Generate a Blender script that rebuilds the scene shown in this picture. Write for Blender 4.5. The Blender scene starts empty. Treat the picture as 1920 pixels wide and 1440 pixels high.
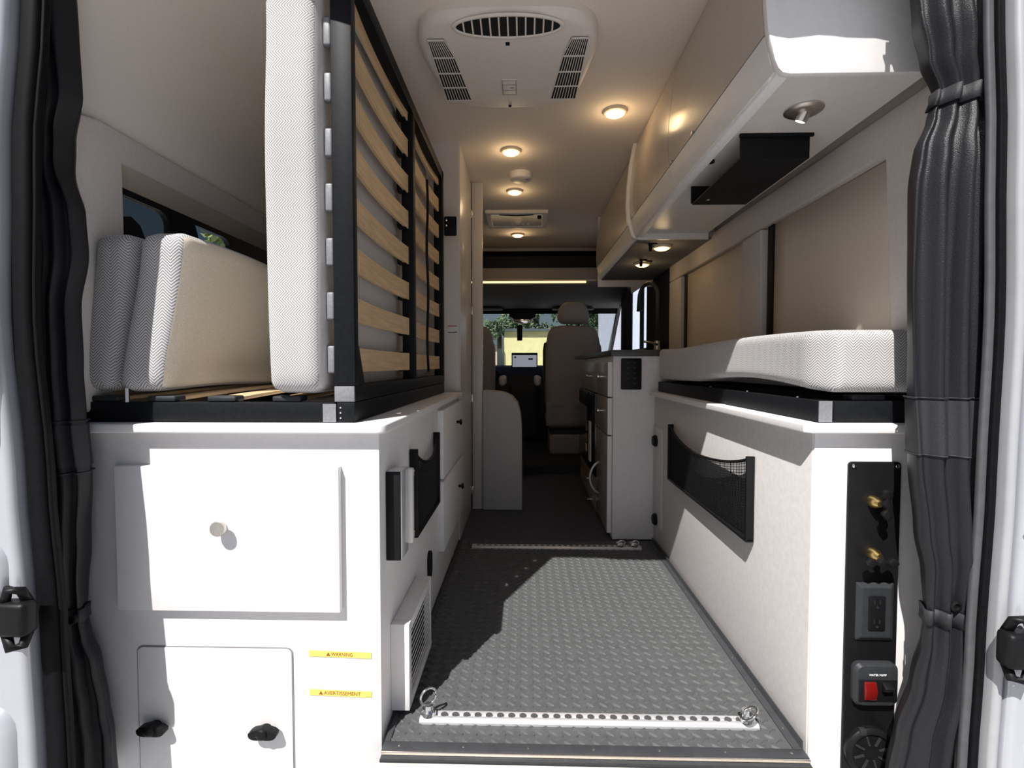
import bpy, bmesh, math, random
from mathutils import Vector, Matrix
random.seed(11)
S = bpy.context.scene
COL = S.collection

# ------------------------------------------------------------------ camera, sky, sun, exposure
F_PX = 950.0
cam_d = bpy.data.cameras.new('camera'); cam = bpy.data.objects.new('camera', cam_d); COL.objects.link(cam)
cam_d.sensor_width = 36.0; cam_d.lens = F_PX / 1920.0 * 36.0
cam_d.clip_start = 0.02; cam_d.clip_end = 300
yaw, pitch = math.atan(25 / 950), math.atan(35 / 950)
fwd = Vector((-math.sin(yaw) * math.cos(pitch), math.cos(yaw) * math.cos(pitch), -math.sin(pitch)))
cam.location = (0, 0, 0.8); cam.rotation_euler = fwd.to_track_quat('-Z', 'Y').to_euler()
S.camera = cam

SUN_TRAVEL = Vector((0.46, 1.0, -1.45)).normalized()
world = bpy.data.worlds.new('sky'); S.world = world; world.use_nodes = True
wn, wl = world.node_tree.nodes, world.node_tree.links
wn.clear()
sky = wn.new('ShaderNodeTexSky'); sky.sky_type = 'NISHITA'; sky.sun_disc = False
sky.sun_elevation = math.asin(-SUN_TRAVEL.z)
sky.sun_rotation = math.atan2(-SUN_TRAVEL.x, -SUN_TRAVEL.y)
sky.air_density = 1.0; sky.dust_density = 2.0; sky.ozone_density = 1.0
bg = wn.new('ShaderNodeBackground'); bg.inputs['Strength'].default_value = 0.052
wo = wn.new('ShaderNodeOutputWorld')
wl.new(sky.outputs[0], bg.inputs[0]); wl.new(bg.outputs[0], wo.inputs[0])

sun_d = bpy.data.lights.new('sun', 'SUN'); sun_d.energy = 6.5; sun_d.angle = math.radians(0.53); sun_d.color = (1.0, 0.97, 0.935)
sun = bpy.data.objects.new('sun', sun_d); COL.objects.link(sun)
sun.location = (-4, -8, 12); sun.rotation_euler = SUN_TRAVEL.to_track_quat('-Z', 'Y').to_euler()

S.view_settings.view_transform = 'Standard'; S.view_settings.look = 'None'
S.view_settings.exposure = 0.14; S.view_settings.gamma = 1.0; S.view_settings.use_curve_mapping = False

# ------------------------------------------------------------------ materials
MATS = {}
def mat(name, col, rough=0.5, metal=0.0, noise=None, bump=None, sheen=0.0, coat=0.0, emit=None, spec=None, trans=0.0):
    m = bpy.data.materials.new(name); m.use_nodes = True
    n, l = m.node_tree.nodes, m.node_tree.links
    b = n['Principled BSDF']
    b.inputs['Base Color'].default_value = (*col, 1); b.inputs['Roughness'].default_value = rough
    b.inputs['Metallic'].default_value = metal
    if sheen: b.inputs['Sheen Weight'].default_value = sheen; b.inputs['Sheen Roughness'].default_value = 0.4
    if coat: b.inputs['Coat Weight'].default_value = coat; b.inputs['Coat Roughness'].default_value = 0.12
    if spec is not None: b.inputs['Specular IOR Level'].default_value = spec
    if trans: b.inputs['Transmission Weight'].default_value = trans
    if emit: b.inputs['Emission Color'].default_value = (*emit[0], 1); b.inputs['Emission Strength'].default_value = emit[1]
    tc = n.new('ShaderNodeTexCoord')
    if noise:
        sc, amt = noise[0], noise[1]
        t = n.new('ShaderNodeTexNoise'); t.inputs['Scale'].default_value = sc; t.inputs['Detail'].default_value = 5
        if len(noise) > 2:
            mp = n.new('ShaderNodeMapping'); mp.inputs['Scale'].default_value = noise[2]
            l.new(tc.outputs['Object'], mp.inputs[0]); l.new(mp.outputs[0], t.inputs['Vector'])
        else: l.new(tc.outputs['Object'], t.inputs['Vector'])
        r = n.new('ShaderNodeValToRGB')
        r.color_ramp.elements[0].position = 0.3; r.color_ramp.elements[1].position = 0.7
        r.color_ramp.elements[0].color = (*[c * (1 - amt) for c in col], 1)
        r.color_ramp.elements[1].color = (*[min(1, c * (1 + amt)) for c in col], 1)
        l.new(t.outputs['Fac'], r.inputs[0]); l.new(r.outputs[0], b.inputs['Base Color'])
    if bump:
        t2 = n.new('ShaderNodeTexNoise'); t2.inputs['Scale'].default_value = bump[0]; t2.inputs['Detail'].default_value = 3
        l.new(tc.outputs['Object'], t2.inputs['Vector'])
        bp = n.new('ShaderNodeBump'); bp.inputs['Strength'].default_value = bump[1]; bp.inputs['Distance'].default_value = 0.002
        l.new(t2.outputs['Fac'], bp.inputs['Height']); l.new(bp.outputs[0], b.inputs['Normal'])
    MATS[name] = m
    return m

def math_node(n, l, op, a, b=None, c=None):
    q = n.new('ShaderNodeMath'); q.operation = op
    for i, v in enumerate((a, b, c)):
        if v is None: continue
        if isinstance(v, (int, float)): q.inputs[i].default_value = v
        else: l.new(v, q.inputs[i])
    return q.outputs[0]

def herringbone(name, light, dark, band=0.0155, pitch_=0.0058, swap=False):
    """woven chevron cloth, measured in metres on the box-projected UVs"""
    m = mat(name, light, 0.9, sheen=0.25)
    n, l = m.node_tree.nodes, m.node_tree.links
    b = n['Principled BSDF']
    uv = n.new('ShaderNodeTexCoord'); sx = n.new('ShaderNodeSeparateXYZ'); l.new(uv.outputs['UV'], sx.inputs[0])
    u, v = (sx.outputs[1], sx.outputs[0]) if swap else (sx.outputs[0], sx.outputs[1])
    pp = math_node(n, l, 'PINGPONG', math_node(n, l, 'ADD', u, 40.0), band)
    ph = math_node(n, l, 'MULTIPLY', math_node(n, l, 'ADD', v, pp), 2 * math.pi / pitch_)
    s = math_node(n, l, 'SINE', ph)
    t = math_node(n, l, 'MULTIPLY_ADD', s, 0.75, 0.5); 
    cl = n.new('ShaderNodeClamp'); l.new(t, cl.inputs[0])
    nz = n.new('ShaderNodeTexNoise'); nz.inputs['Scale'].default_value = 380; l.new(uv.outputs['UV'], nz.inputs['Vector'])
    f2 = math_node(n, l, 'MULTIPLY_ADD', nz.outputs['Fac'], 0.5, -0.25)
    fac = n.new('ShaderNodeClamp'); l.new(math_node(n, l, 'ADD', cl.outputs[0], f2), fac.inputs[0])
    mx = n.new('ShaderNodeMix'); mx.data_type = 'RGBA'
    mx.inputs[6].default_value = (*dark, 1); mx.inputs[7].default_value = (*light, 1)
    l.new(fac.outputs[0], mx.inputs[0]); l.new(mx.outputs[2], b.inputs['Base Color'])
    bp = n.new('ShaderNodeBump'); bp.inputs['Strength'].default_value = 0.35; bp.inputs['Distance'].default_value = 0.001
    l.new(fac.outputs[0], bp.inputs['Height']); l.new(bp.outputs[0], b.inputs['Normal'])
    return m

def glass(name, tint, gloss=0.08):
    m = bpy.data.materials.new(name); m.use_nodes = True
    n, l = m.node_tree.nodes, m.node_tree.links; n.clear()
    tr = n.new('ShaderNodeBsdfTransparent'); tr.inputs[0].default_value = (*tint, 1)
    gl = n.new('ShaderNodeBsdfGlossy'); gl.inputs['Roughness'].default_value = 0.02
    mx = n.new('ShaderNodeMixShader'); mx.inputs[0].default_value = gloss
    o = n.new('ShaderNodeOutputMaterial')
    l.new(tr.outputs[0], mx.inputs[1]); l.new(gl.outputs[0], mx.inputs[2]); l.new(mx.outputs[0], o.inputs[0])
    MATS[name] = m
    return m

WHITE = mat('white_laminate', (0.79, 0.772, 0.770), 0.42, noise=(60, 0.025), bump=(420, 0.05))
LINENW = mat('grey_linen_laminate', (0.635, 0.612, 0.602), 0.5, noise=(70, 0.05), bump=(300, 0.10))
CEIL = mat('ceiling_cloth', (0.775, 0.695, 0.61), 0.85, noise=(220, 0.03), bump=(500, 0.08))
WALLB = mat('beige_wall_cloth', (0.52, 0.45, 0.375), 0.9, noise=(180, 0.04), bump=(500, 0.1))
PANEL = mat('grey_padded_cloth', (0.62, 0.575, 0.54), 0.92, noise=(160, 0.05), bump=(450, 0.15))
SHADE = mat('beige_shade_cloth', (0.66, 0.58, 0.49), 0.9, noise=(300, 0.04), bump=(600, 0.12))
CABGLOSS = mat('satin_shaded_laminate', (0.52, 0.455, 0.395), 0.27, noise=(40, 0.02), coat=0.25)  # laminate much like the fascia; shade on the overhead doors put into the colour
FASCIA = mat('satin_pale_laminate', (0.77, 0.74, 0.715), 0.33, noise=(40, 0.02))
WARD = mat('satin_wardrobe_laminate', (0.62, 0.58, 0.54), 0.28, noise=(40, 0.02))
GALLEY = mat('galley_front_laminate', (0.34, 0.31, 0.285), 0.3, noise=(40, 0.03), coat=0.2)
BLACKMETAL = mat('black_powder_coat', (0.008, 0.009, 0.011), 0.5, spec=0.14, noise=(90, 0.2), bump=(500, 0.06))
BLACKPL = mat('black_plastic', (0.007, 0.007, 0.008), 0.45, spec=0.2, noise=(60, 0.15))
BLACKGL = mat('gloss_black', (0.008, 0.008, 0.01), 0.12)
RUBBER = mat('black_seal_rubber', (0.005, 0.005, 0.006), 0.6, spec=0.12, noise=(80, 0.2))
GREYPL = mat('dark_grey_plastic', (0.026, 0.028, 0.031), 0.5, spec=0.25, noise=(80, 0.1))
GREYCAP = mat('grey_end_cap', (0.20, 0.205, 0.22), 0.45, noise=(150, 0.12))
ALU = mat('brushed_aluminium', (0.74, 0.74, 0.76), 0.3, metal=0.55, noise=(120, 0.06, (1, 30, 30)))
NICKEL = mat('satin_nickel', (0.62, 0.58, 0.54), 0.3, metal=1.0, noise=(200, 0.05))
CHROME = mat('chrome', (0.8, 0.8, 0.8), 0.1, metal=1.0)
BRASS = mat('brass', (0.75, 0.55, 0.22), 0.3, metal=1.0, noise=(150, 0.1))
WOOD = mat('birch_slat', (0.66, 0.47, 0.27), 0.55, noise=(9, 0.14, (14, 1, 14)), bump=(200, 0.05))
HERR = herringbone('herringbone_cloth', (0.62, 0.602, 0.594), (0.24, 0.235, 0.24))
HERRS = herringbone('herringbone_cloth_upright', (0.60, 0.583, 0.575), (0.27, 0.265, 0.27), swap=True)
HERRD = herringbone('herringbone_cloth_cushion', (0.64, 0.62, 0.615), (0.20, 0.195, 0.205), band=0.017, pitch_=0.0065)
LINEN = mat('beige_linen', (0.70, 0.62, 0.50), 0.92, noise=(420, 0.14), bump=(700, 0.2), sheen=0.2)
MATTBASE = mat('mattress_underside', (0.62, 0.59, 0.57), 0.95, noise=(200, 0.06))
MATRUB = mat('tread_rubber', (0.085, 0.088, 0.090), 0.5, spec=0.25, noise=(40, 0.12), bump=(300, 0.08))
EDGESTRIP = mat('dark_edge_strip', (0.045, 0.047, 0.052), 0.45, spec=0.3, noise=(40, 0.1))
VINYL = mat('grey_vinyl_floor', (0.062, 0.063, 0.086), 0.5, spec=0.3, noise=(30, 0.12))
CARPET = mat('cab_carpet', (0.03, 0.03, 0.036), 0.95, noise=(200, 0.3), bump=(300, 0.3))
CURT = mat('black_satin_curtain', (0.015, 0.015, 0.018), 0.36, noise=(900, 0.4), bump=(700, 0.35), spec=0.32)
CURT2 = mat('charcoal_curtain_band', (0.024, 0.024, 0.028), 0.55, noise=(900, 0.4), bump=(800, 0.35), spec=0.35)
DARKCURT = mat('navy_black_curtain', (0.010, 0.010, 0.018), 0.8, noise=(100, 0.3))
PAINT = mat('silver_white_paint', (0.50, 0.515, 0.555), 0.28, metal=0.25, noise=(20, 0.02), coat=0.5)
JAMB = mat('grey_jamb_paint', (0.42, 0.43, 0.45), 0.4, metal=0.2, noise=(20, 0.04))
ACW = mat('ac_white_plastic', (0.82, 0.76, 0.69), 0.5, noise=(50, 0.02))
DARKHOLE = mat('dark_recess', (0.006, 0.006, 0.008), 0.8)
LAMP = mat('warm_lamp_glass', (1.0, 0.85, 0.6), 0.4, emit=((1.0, 0.68, 0.33), 2.6))
LAMPRIM = mat('lamp_rim', (0.75, 0.66, 0.52), 0.4)
LED = mat('warm_led', (1.0, 0.85, 0.6), 0.4, emit=((1.0, 0.70, 0.32), 1.8))
SEATC = mat('taupe_seat_vinyl', (0.33, 0.305, 0.31), 0.6, noise=(90, 0.06), bump=(300, 0.1))
SEATEDGE = mat('dark_seat_edge', (0.03, 0.03, 0.035), 0.6)
HEADL = mat('grey_headliner', (0.17, 0.165, 0.16), 0.85, noise=(120, 0.06))
BEIGEBAND = mat('beige_headliner_band', (0.36, 0.315, 0.275), 0.85, noise=(120, 0.04))
DASH = mat('black_dashboard', (0.018, 0.018, 0.022), 0.6, noise=(120, 0.15))
SCREEN = mat('lit_screen', (0.1, 0.1, 0.12), 0.2, emit=((0.62, 0.66, 0.78), 0.33))
SCREENINK = mat('screen_ink', (0.02, 0.02, 0.03), 0.3)
COUNTER = mat('dark_worktop', (0.055, 0.05, 0.048), 0.35, noise=(120, 0.25))
YELLOW = mat('warning_yellow', (0.78, 0.64, 0.14), 0.45, noise=(100, 0.03))
ORANGEINK = mat('orange_brown_ink', (0.30, 0.085, 0.015), 0.5)
WHITEINK = mat('white_ink', (0.8, 0.8, 0.82), 0.5)
GREYINK = mat('grey_ink', (0.28, 0.28, 0.29), 0.5)
REDINK = mat('red_ink', (0.55, 0.06, 0.05), 0.5)
REDPL = mat('red_translucent_rocker', (0.15, 0.006, 0.005), 0.15, coat=0.5)
PAPER = mat('paper', (0.75, 0.74, 0.70), 0.7, noise=(60, 0.1))
CREAM = mat('cream_sill_paint', (0.80, 0.75, 0.64), 0.5, noise=(30, 0.03))
GROUND = mat('pale_asphalt', (0.345, 0.345, 0.355), 0.9, noise=(6, 0.2), bump=(60, 0.3))
BLDY = mat('yellow_stucco', (0.80, 0.72, 0.36), 0.9, noise=(3, 0.08), bump=(20, 0.2))
BLDG = mat('grey_roof', (0.10, 0.11, 0.115), 0.9, noise=(3, 0.2))
BLDB = mat('pale_blue_wall', (0.42, 0.55, 0.60), 0.8, noise=(2, 0.08))
PINK = mat('pink_post', (0.62, 0.47, 0.40), 0.8, noise=(4, 0.05))
BARK = mat('bark', (0.10, 0.075, 0.05), 0.95, noise=(12, 0.4), bump=(30, 0.6))
LEAF1 = mat('leaf_grey_green', (0.13, 0.18, 0.09), 0.7, noise=(2, 0.4))
LEAF2 = mat('leaf_lime_green', (0.60, 0.66, 0.30), 0.7, noise=(2, 0.25))
TINT = glass('tinted_window_glass', (0.55, 0.60, 0.62), 0.10)
PRIV = glass('privacy_window_glass', (0.42, 0.44, 0.43), 0.06)
CLEAR = glass('windscreen_glass', (0.86, 0.90, 0.90), 0.06)
VENTGL = mat('smoked_vent_lid', (0.42, 0.42, 0.45), 0.15, coat=0.4)

# ------------------------------------------------------------------ mesh helpers
WLOC = {}
def wloc(o): return WLOC.get(o.name, Vector((0, 0, 0))) if o else Vector((0, 0, 0))

class MB:
    def __init__(s): s.v = []; s.f = []
    def add(s, vs, fs):
        k = len(s.v); s.v += [tuple(p) for p in vs]; s.f += [tuple(i + k for i in f) for f in fs]; return s
    def box(s, x0, x1, y0, y1, z0, z1):
        return s.add([(x0, y0, z0), (x1, y0, z0), (x1, y1, z0), (x0, y1, z0), (x0, y0, z1), (x1, y0, z1), (x1, y1, z1), (x0, y1, z1)],
                     [(0, 3, 2, 1), (4, 5, 6, 7), (0, 1, 5, 4), (1, 2, 6, 5), (2, 3, 7, 6), (3, 0, 4, 7)])
    def prism(s, poly, axis, a0, a1):
        def mk(p, a):
            return {'x': (a, p[0], p[1]), 'y': (p[0], a, p[1]), 'z': (p[0], p[1], a)}[axis]
        n = len(poly)
        vs = [mk(p, a0) for p in poly] + [mk(p, a1) for p in poly]
        return s.add(vs, [tuple(range(n)), tuple(range(2 * n - 1, n - 1, -1))] + [(i, i + n, (i + 1) % n + n, (i + 1) % n) for i in range(n)])
    def cyl(s, c0, c1, r0, r1=None, n=20):
        return s.tube([c0, c1], [r0, r0 if r1 is None else r1], n)
    def tube(s, pts, r, n=10, closed=False, cap=True):
        pts = [Vector(p) for p in pts]; m = len(pts)
        rs = r if isinstance(r, (list, tuple)) else [r] * m
        vs = []; up0 = None
        for i, p in enumerate(pts):
            a = pts[(i - 1) % m] if (i > 0 or closed) else p
            b = pts[(i + 1) % m] if (i < m - 1 or closed) else p
            t = (b - a).normalized()
            if up0 is None:
                up0 = Vector((0, 0, 1)) if abs(t.z) < 0.9 else Vector((1, 0, 0))
            x = t.cross(up0).normalized(); up0 = x.cross(t).normalized()
            for j in range(n):
                q = 2 * math.pi * j / n
                vs.append(p + (x * math.cos(q) + up0 * math.sin(q)) * rs[i])
        fs = []
        for i in range(m if closed else m - 1):
            k = (i + 1) % m
            for j in range(n):
                fs.append((i * n + j, i * n + (j + 1) % n, k * n + (j + 1) % n, k * n + j))
        if not closed and cap:
            fs += [tuple(range(n - 1, -1, -1)), tuple((m - 1) * n + j for j in range(n))]
        return s.add(vs, fs)
    def lathe(s, prof, c, axis='z', n=28):
        """prof: (radius, height) pairs along axis"""
        c = Vector(c); vs = []
        for r, h in prof:
            for j in range(n):
                q = 2 * math.pi * j / n; a, b = r * math.cos(q), r * math.sin(q)
                vs.append(c + Vector({'z': (a, b, h), 'y': (a, h, b), 'x': (h, a, b)}[axis]))
        m = len(prof); fs = []
        for i in range(m - 1):
            for j in range(n):
                fs.append((i * n + j, i * n + (j + 1) % n, (i + 1) * n + (j + 1) % n, (i + 1) * n + j))
        fs += [tuple(range(n - 1, -1, -1)), tuple((m - 1) * n + j for j in range(n))]
        return s.add(vs, fs)
    def rings(s, rings, cap=True):
        n = len(rings[0]); vs = [p for r in rings for p in r]; fs = []
        for i in range(len(rings) - 1):
            for j in range(n):
                fs.append((i * n + j, i * n + (j + 1) % n, (i + 1) * n + (j + 1) % n, (i + 1) * n + j))
        if cap: fs += [tuple(range(n - 1, -1, -1)), tuple((len(rings) - 1) * n + j for j in range(n))]
        return s.add(vs, fs)
    def sheet(s, fn, nu, nv):
        vs = [fn(i / nu, j / nv) for j in range(nv + 1) for i in range(nu + 1)]
        fs = [(j * (nu + 1) + i, j * (nu + 1) + i + 1, (j + 1) * (nu + 1) + i + 1, (j + 1) * (nu + 1) + i) for j in range(nv) for i in range(nu)]
        return s.add(vs, fs)
    def soft(s, x0, x1, y0, y1, z0, z1, r, n=(10, 16, 10), fn=None):
        """rounded, finely divided cushion block"""
        lo, hi = Vector((x0, y0, z0)), Vector((x1, y1, z1)); ids = {}; vs = []; fs = []
        def pt(i, j, k):
            key = (i, j, k)
            if key in ids: return ids[key]
            p = Vector((x0 + (x1 - x0) * i / n[0], y0 + (y1 - y0) * j / n[1], z0 + (z1 - z0) * k / n[2]))
            c = Vector([min(max(p[a], lo[a] + r), hi[a] - r) for a in range(3)])
            d = p - c
            if d.length > 1e-9: p = c + d.normalized() * r
            if fn: p = Vector(fn(p))
            ids[key] = len(vs); vs.append(p); return ids[key]
        for i in range(n[0]):
            for j in range(n[1]):
                fs.append((pt(i, j, 0), pt(i, j + 1, 0), pt(i + 1, j + 1, 0), pt(i + 1, j, 0)))
                fs.append((pt(i, j, n[2]), pt(i + 1, j, n[2]), pt(i + 1, j + 1, n[2]), pt(i, j + 1, n[2])))
        for i in range(n[0]):
            for k in range(n[2]):
                fs.append((pt(i, 0, k), pt(i + 1, 0, k), pt(i + 1, 0, k + 1), pt(i, 0, k + 1)))
                fs.append((pt(i, n[1], k), pt(i, n[1], k + 1), pt(i + 1, n[1], k + 1), pt(i + 1, n[1], k)))
        for j in range(n[1]):
            for k in range(n[2]):
                fs.append((pt(0, j, k), pt(0, j, k + 1), pt(0, j + 1, k + 1), pt(0, j + 1, k)))
                fs.append((pt(n[0], j, k), pt(n[0], j + 1, k), pt(n[0], j + 1, k + 1), pt(n[0], j, k + 1)))
        return s.add(vs, fs)
    def xform(s, M):
        s.v = [tuple(M @ Vector(p)) for p in s.v]; return s
    def build(s, name, m, parent=None, bevel=0.0, seg=2, smooth=False, thick=0.0, second=None):
        me = bpy.data.meshes.new(name)
        lo = Vector([min(p[a] for p in s.v) for a in range(3)]); hi = Vector([max(p[a] for p in s.v) for a in range(3)])
        c = (lo + hi) / 2
        if parent is None: c.z = lo.z
        me.from_pydata([Vector(p) - c for p in s.v], [], s.f); me.update()
        bm = bmesh.new(); bm.from_mesh(me)
        bmesh.ops.recalc_face_normals(bm, faces=bm.faces)
        if bevel:
            es = [e for e in bm.edges if len(e.link_faces) == 2 and e.calc_face_angle(0) > 0.6]
            if es: bmesh.ops.bevel(bm, geom=es, offset=bevel, segments=seg, profile=0.5, affect='EDGES', clamp_overlap=True)
        uvl = bm.loops.layers.uv.new('UVMap')
        for f in bm.faces:
            nx, ny, nz = abs(f.normal.x), abs(f.normal.y), abs(f.normal.z)
            if second and second[1](f.normal): f.material_index = 1
            for lp in f.loops:
                p = lp.vert.co + c
                lp[uvl].uv = (p.x, p.z) if ny >= nx and ny >= nz else ((p.y, p.z) if nx >= nz else (p.x, p.y))
            f.smooth = bool(smooth)
        bm.to_mesh(me); bm.free()
        me.materials.append(m)
        if second: me.materials.append(second[0])
        if bevel and not smooth:
            for p in me.polygons: p.use_smooth = True
            try: me.set_sharp_from_angle(angle=math.radians(35))
            except Exception: pass
        elif smooth == 'auto':
            for p in me.polygons: p.use_smooth = True
            me.set_sharp_from_angle(angle=math.radians(35))
        o = bpy.data.objects.new(name, me); COL.objects.link(o)
        o.location = c - wloc(parent)
        if parent: o.parent = parent
        WLOC[o.name] = c.copy()
        if thick:
            md = o.modifiers.new('thickness', 'SOLIDIFY'); md.thickness = thick; md.offset = 0
        return o

def B(x0, x1, y0, y1, z0, z1): return MB().box(x0, x1, y0, y1, z0, z1)
def tag(o, label=None, cat=None, group=None, kind=None):
    if label: o['label'] = label
    if cat: o['category'] = cat
    if group: o['group'] = group
    if kind: o['kind'] = kind
    return o
def struct(o): return tag(o, kind='structure')
def thing(name, loc, label, cat, group=None, kind=None):
    o = bpy.data.objects.new(name, None); COL.objects.link(o); o.location = loc; o.empty_display_size = 0.05
    WLOC[o.name] = Vector(loc)
    return tag(o, label, cat, group, kind)
def copy_at(src, delta, parent):
    """copy of one mesh object (shared data) moved by delta in world space"""
    o = src.copy(); COL.objects.link(o); o.parent = parent
    w = WLOC[src.name] + Vector(delta); WLOC[o.name] = w; o.location = w - wloc(parent)
    return o
def copy_tree(root, delta, label=None):
    r = root.copy(); COL.objects.link(r); r.location = root.location + Vector(delta)
    WLOC[r.name] = WLOC[root.name] + Vector(delta)
    if label: r['label'] = label
    for ch in list(root.children):
        c = copy_at(ch, delta, r)
        for g in list(ch.children): copy_at(g, delta, c)
    return r
def rrect(x0, x1, z0, z1, r, n=5, corners=(1, 1, 1, 1)):
    """rounded rectangle outline; corners: bl, br, tr, tl"""
    out = []
    for k, (cx, cz, a) in enumerate(((x0, z0, math.pi), (x1, z0, 1.5 * math.pi), (x1, z1, 0), (x0, z1, 0.5 * math.pi))):
        if not corners[k]: out.append((cx, cz)); continue
        ox = cx + (r if cx == x0 else -r); oz = cz + (r if cz == z0 else -r)
        for i in range(n + 1):
            q = a + 0.5 * math.pi * i / n; out.append((ox + r * math.cos(q), oz + r * math.sin(q)))
    return out
def lerp_tab(tab, t):
    for (a, va), (b, vb) in zip(tab, tab[1:]):
        if t <= b:
            k = 0 if t <= a else (t - a) / (b - a); k = k * k * (3 - 2 * k)
            return va + (vb - va) * k
    return tab[-1][1]
def text_part(body, size, M, m, parent, name='lettering', depth=0.0003, xs=1.0, width=None):
    cu = bpy.data.curves.new(name, 'FONT'); cu.body = body; cu.size = size; cu.align_x = 'CENTER'; cu.align_y = 'CENTER'; cu.extrude = depth
    t = bpy.data.objects.new(name + '_tmp', cu); COL.objects.link(t)
    dg = bpy.context.evaluated_depsgraph_get(); dg.update()
    me = bpy.data.meshes.new_from_object(t.evaluated_get(dg))
    bpy.data.objects.remove(t); bpy.data.curves.remove(cu)
    if width: xs = width / (max(v.co.x for v in me.vertices) - min(v.co.x for v in me.vertices))
    vs = [M @ Vector((v.co.x * xs, v.co.y, v.co.z)) for v in me.vertices]; fs = [tuple(p.vertices) for p in me.polygons]
    bpy.data.meshes.remove(me)
    mb = MB(); mb.add(vs, fs)
    return mb.build(name, m, parent)
FACE_BACK = lambda x, y, z: Matrix.Translation((x, y, z)) @ Matrix.Rotation(math.pi / 2, 4, 'X')   # reads from the rear doors

# ------------------------------------------------------------------ the setting
ZC = 1.8
struct(B(-60, 60, -40, 90, -0.72, -0.70).build('ground', GROUND))['label'] = 'pale sunlit asphalt yard around the van'
struct(B(-0.97, 0.93, 2.275, 3.72, -0.06, -0.004).build('floor', VINYL))['label'] = 'dark grey vinyl floor of the galley aisle'
fl = MB().prism([(-0.97, 3.70), (-0.02, 3.66), (0.20, 3.78), (0.93, 3.78), (0.93, 5.6), (-0.97, 5.6)], 'z', -0.06, 0.055)
struct(fl.build('floor', CARPET))['label'] = 'raised dark carpeted floor of the driving cab'
struct(B(-0.300, 0.582, 1.008, 2.275, -0.12, -0.013).build('floor', EDGESTRIP))['label'] = 'sub floor under the rubber tread mat'
# rear sill below the floor edge
sill = MB().prism([(0.86, -0.14), (0.86, -0.040), (0.93, -0.024), (1.006, -0.015), (1.006, -0.14)], 'x', -0.31, 0.60)
struct(sill.build('trim_3', CREAM, bevel=0.004))['label'] = 'cream painted door sill below the floor edge'

# ceiling: one curved sheet from the left window panel over to the right wall
prof = [(-0.945, 1.335), (-0.935, 1.42), (-0.915, 1.50), (-0.875, 1.60), (-0.81, 1.69), (-0.72, 1.755), (-0.60, 1.79), (-0.45, 1.80),
        (0.55, 1.80), (0.68, 1.785), (0.78, 1.73), (0.84, 1.63), (0.865, 1.50), (0.875, 1.39)]
def ceil_fn(u, v):
    k = u * (len(prof) - 1); i = min(int(k), len(prof) - 2); t = k - i
    x = prof[i][0] + (prof[i + 1][0] - prof[i][0]) * t; z = prof[i][1] + (prof[i + 1][1] - prof[i][1]) * t
    return (x, 0.90 + v * 3.46, z)
ce = MB().sheet(ceil_fn, 13 * 3, 4); n0 = len(ce.v)
struct(ce.build('ceiling', CEIL, smooth=True, thick=0.004))['label'] = 'beige cloth ceiling curving down to the side walls'
# outer skins keep daylight out
struct(B(-0.99, 0.93, 0.90, 4.8, 1.83, 1.86).build('roof', PAINT))['label'] = 'painted metal roof skin'

# left wall with padded window surround
wl_ = MB()
wl_.box(-0.985, -0.965, 0.93, 4.4, -0.1, 0.86).box(-0.985, -0.965, 0.93, 1.165, 0.86, 1.60).box(-0.985, -0.965, 2.2, 4.4, 0.86, 1.60)
wl_.box(-0.985, -0.965, 1.165, 2.2, 1.228, 1.60).box(-0.985, -0.965, 0.93, 4.4, 1.60, 1.85)
struct(wl_.build('wall_left', WALLB))['label'] = 'beige lined side wall behind the folded bed'
pl_ = MB()
pl_.prism([(0.99, 0.70), (1.16, 0.70), (1.16, 1.262), (2.22, 1.262), (2.22, 1.335), (1.10, 1.335), (1.05, 1.325), (1.02, 1.30), (0.99, 1.28)], 'x', -0.962, -0.925)
struct(pl_.build('trim_4', PANEL, bevel=0.008, seg=3))['label'] = 'grey padded cloth surround of the left side window'
rv = MB().prism([(-0.93, 1.262), (-0.965, 1.226), (-0.978, 1.226), (-0.964, 1.262)], 'y', 1.16, 2.2)
struct(rv.build('trim_5', WALLB))['label'] = 'sloping beige reveal above the left side window'
w1 = thing('window_1', (-0.975, 1.68, 0.86), 'black framed left side window with rounded openings', 'window', kind='structure'); del w1['category']
fr = MB().box(-0.984, -0.966, 1.165, 2.2, 1.210, 1.228).box(-0.984, -0.966, 1.165, 2.2, 0.86, 0.92).box(-0.984, -0.966, 1.165, 1.20, 0.92, 1.210)
fr.box(-0.984, -0.966, 1.368, 1.475, 0.92, 1.210).box(-0.984, -0.966, 1.654, 2.2, 0.92, 1.210)
fr.prism([(1.20, 1.06), (1.20, 1.155), (1.232, 1.165), (1.262, 1.15), (1.278, 1.12), (1.285, 1.06)], 'x', -0.983, -0.967)
for cy in (1.368, 1.654):
    fr.prism([(cy, 1.210), (cy - 0.034, 1.210), (cy - 0.016, 1.204), (cy - 0.005, 1.192), (cy, 1.174)], 'x', -0.983, -0.967)
fr.prism([(1.475, 1.210), (1.475, 1.06), (1.515, 1.06), (1.505, 1.12), (1.486, 1.185)], 'x', -0.983, -0.967)
fr.build('window_frame', BLACKGL, w1)
B(-0.976, -0.973, 1.20, 1.368, 0.92, 1.210).build('pane', PRIV, w1)
B(-0.976, -0.973, 1.475, 1.654, 0.92, 1.210).build('pane', TINT, w1)

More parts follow.
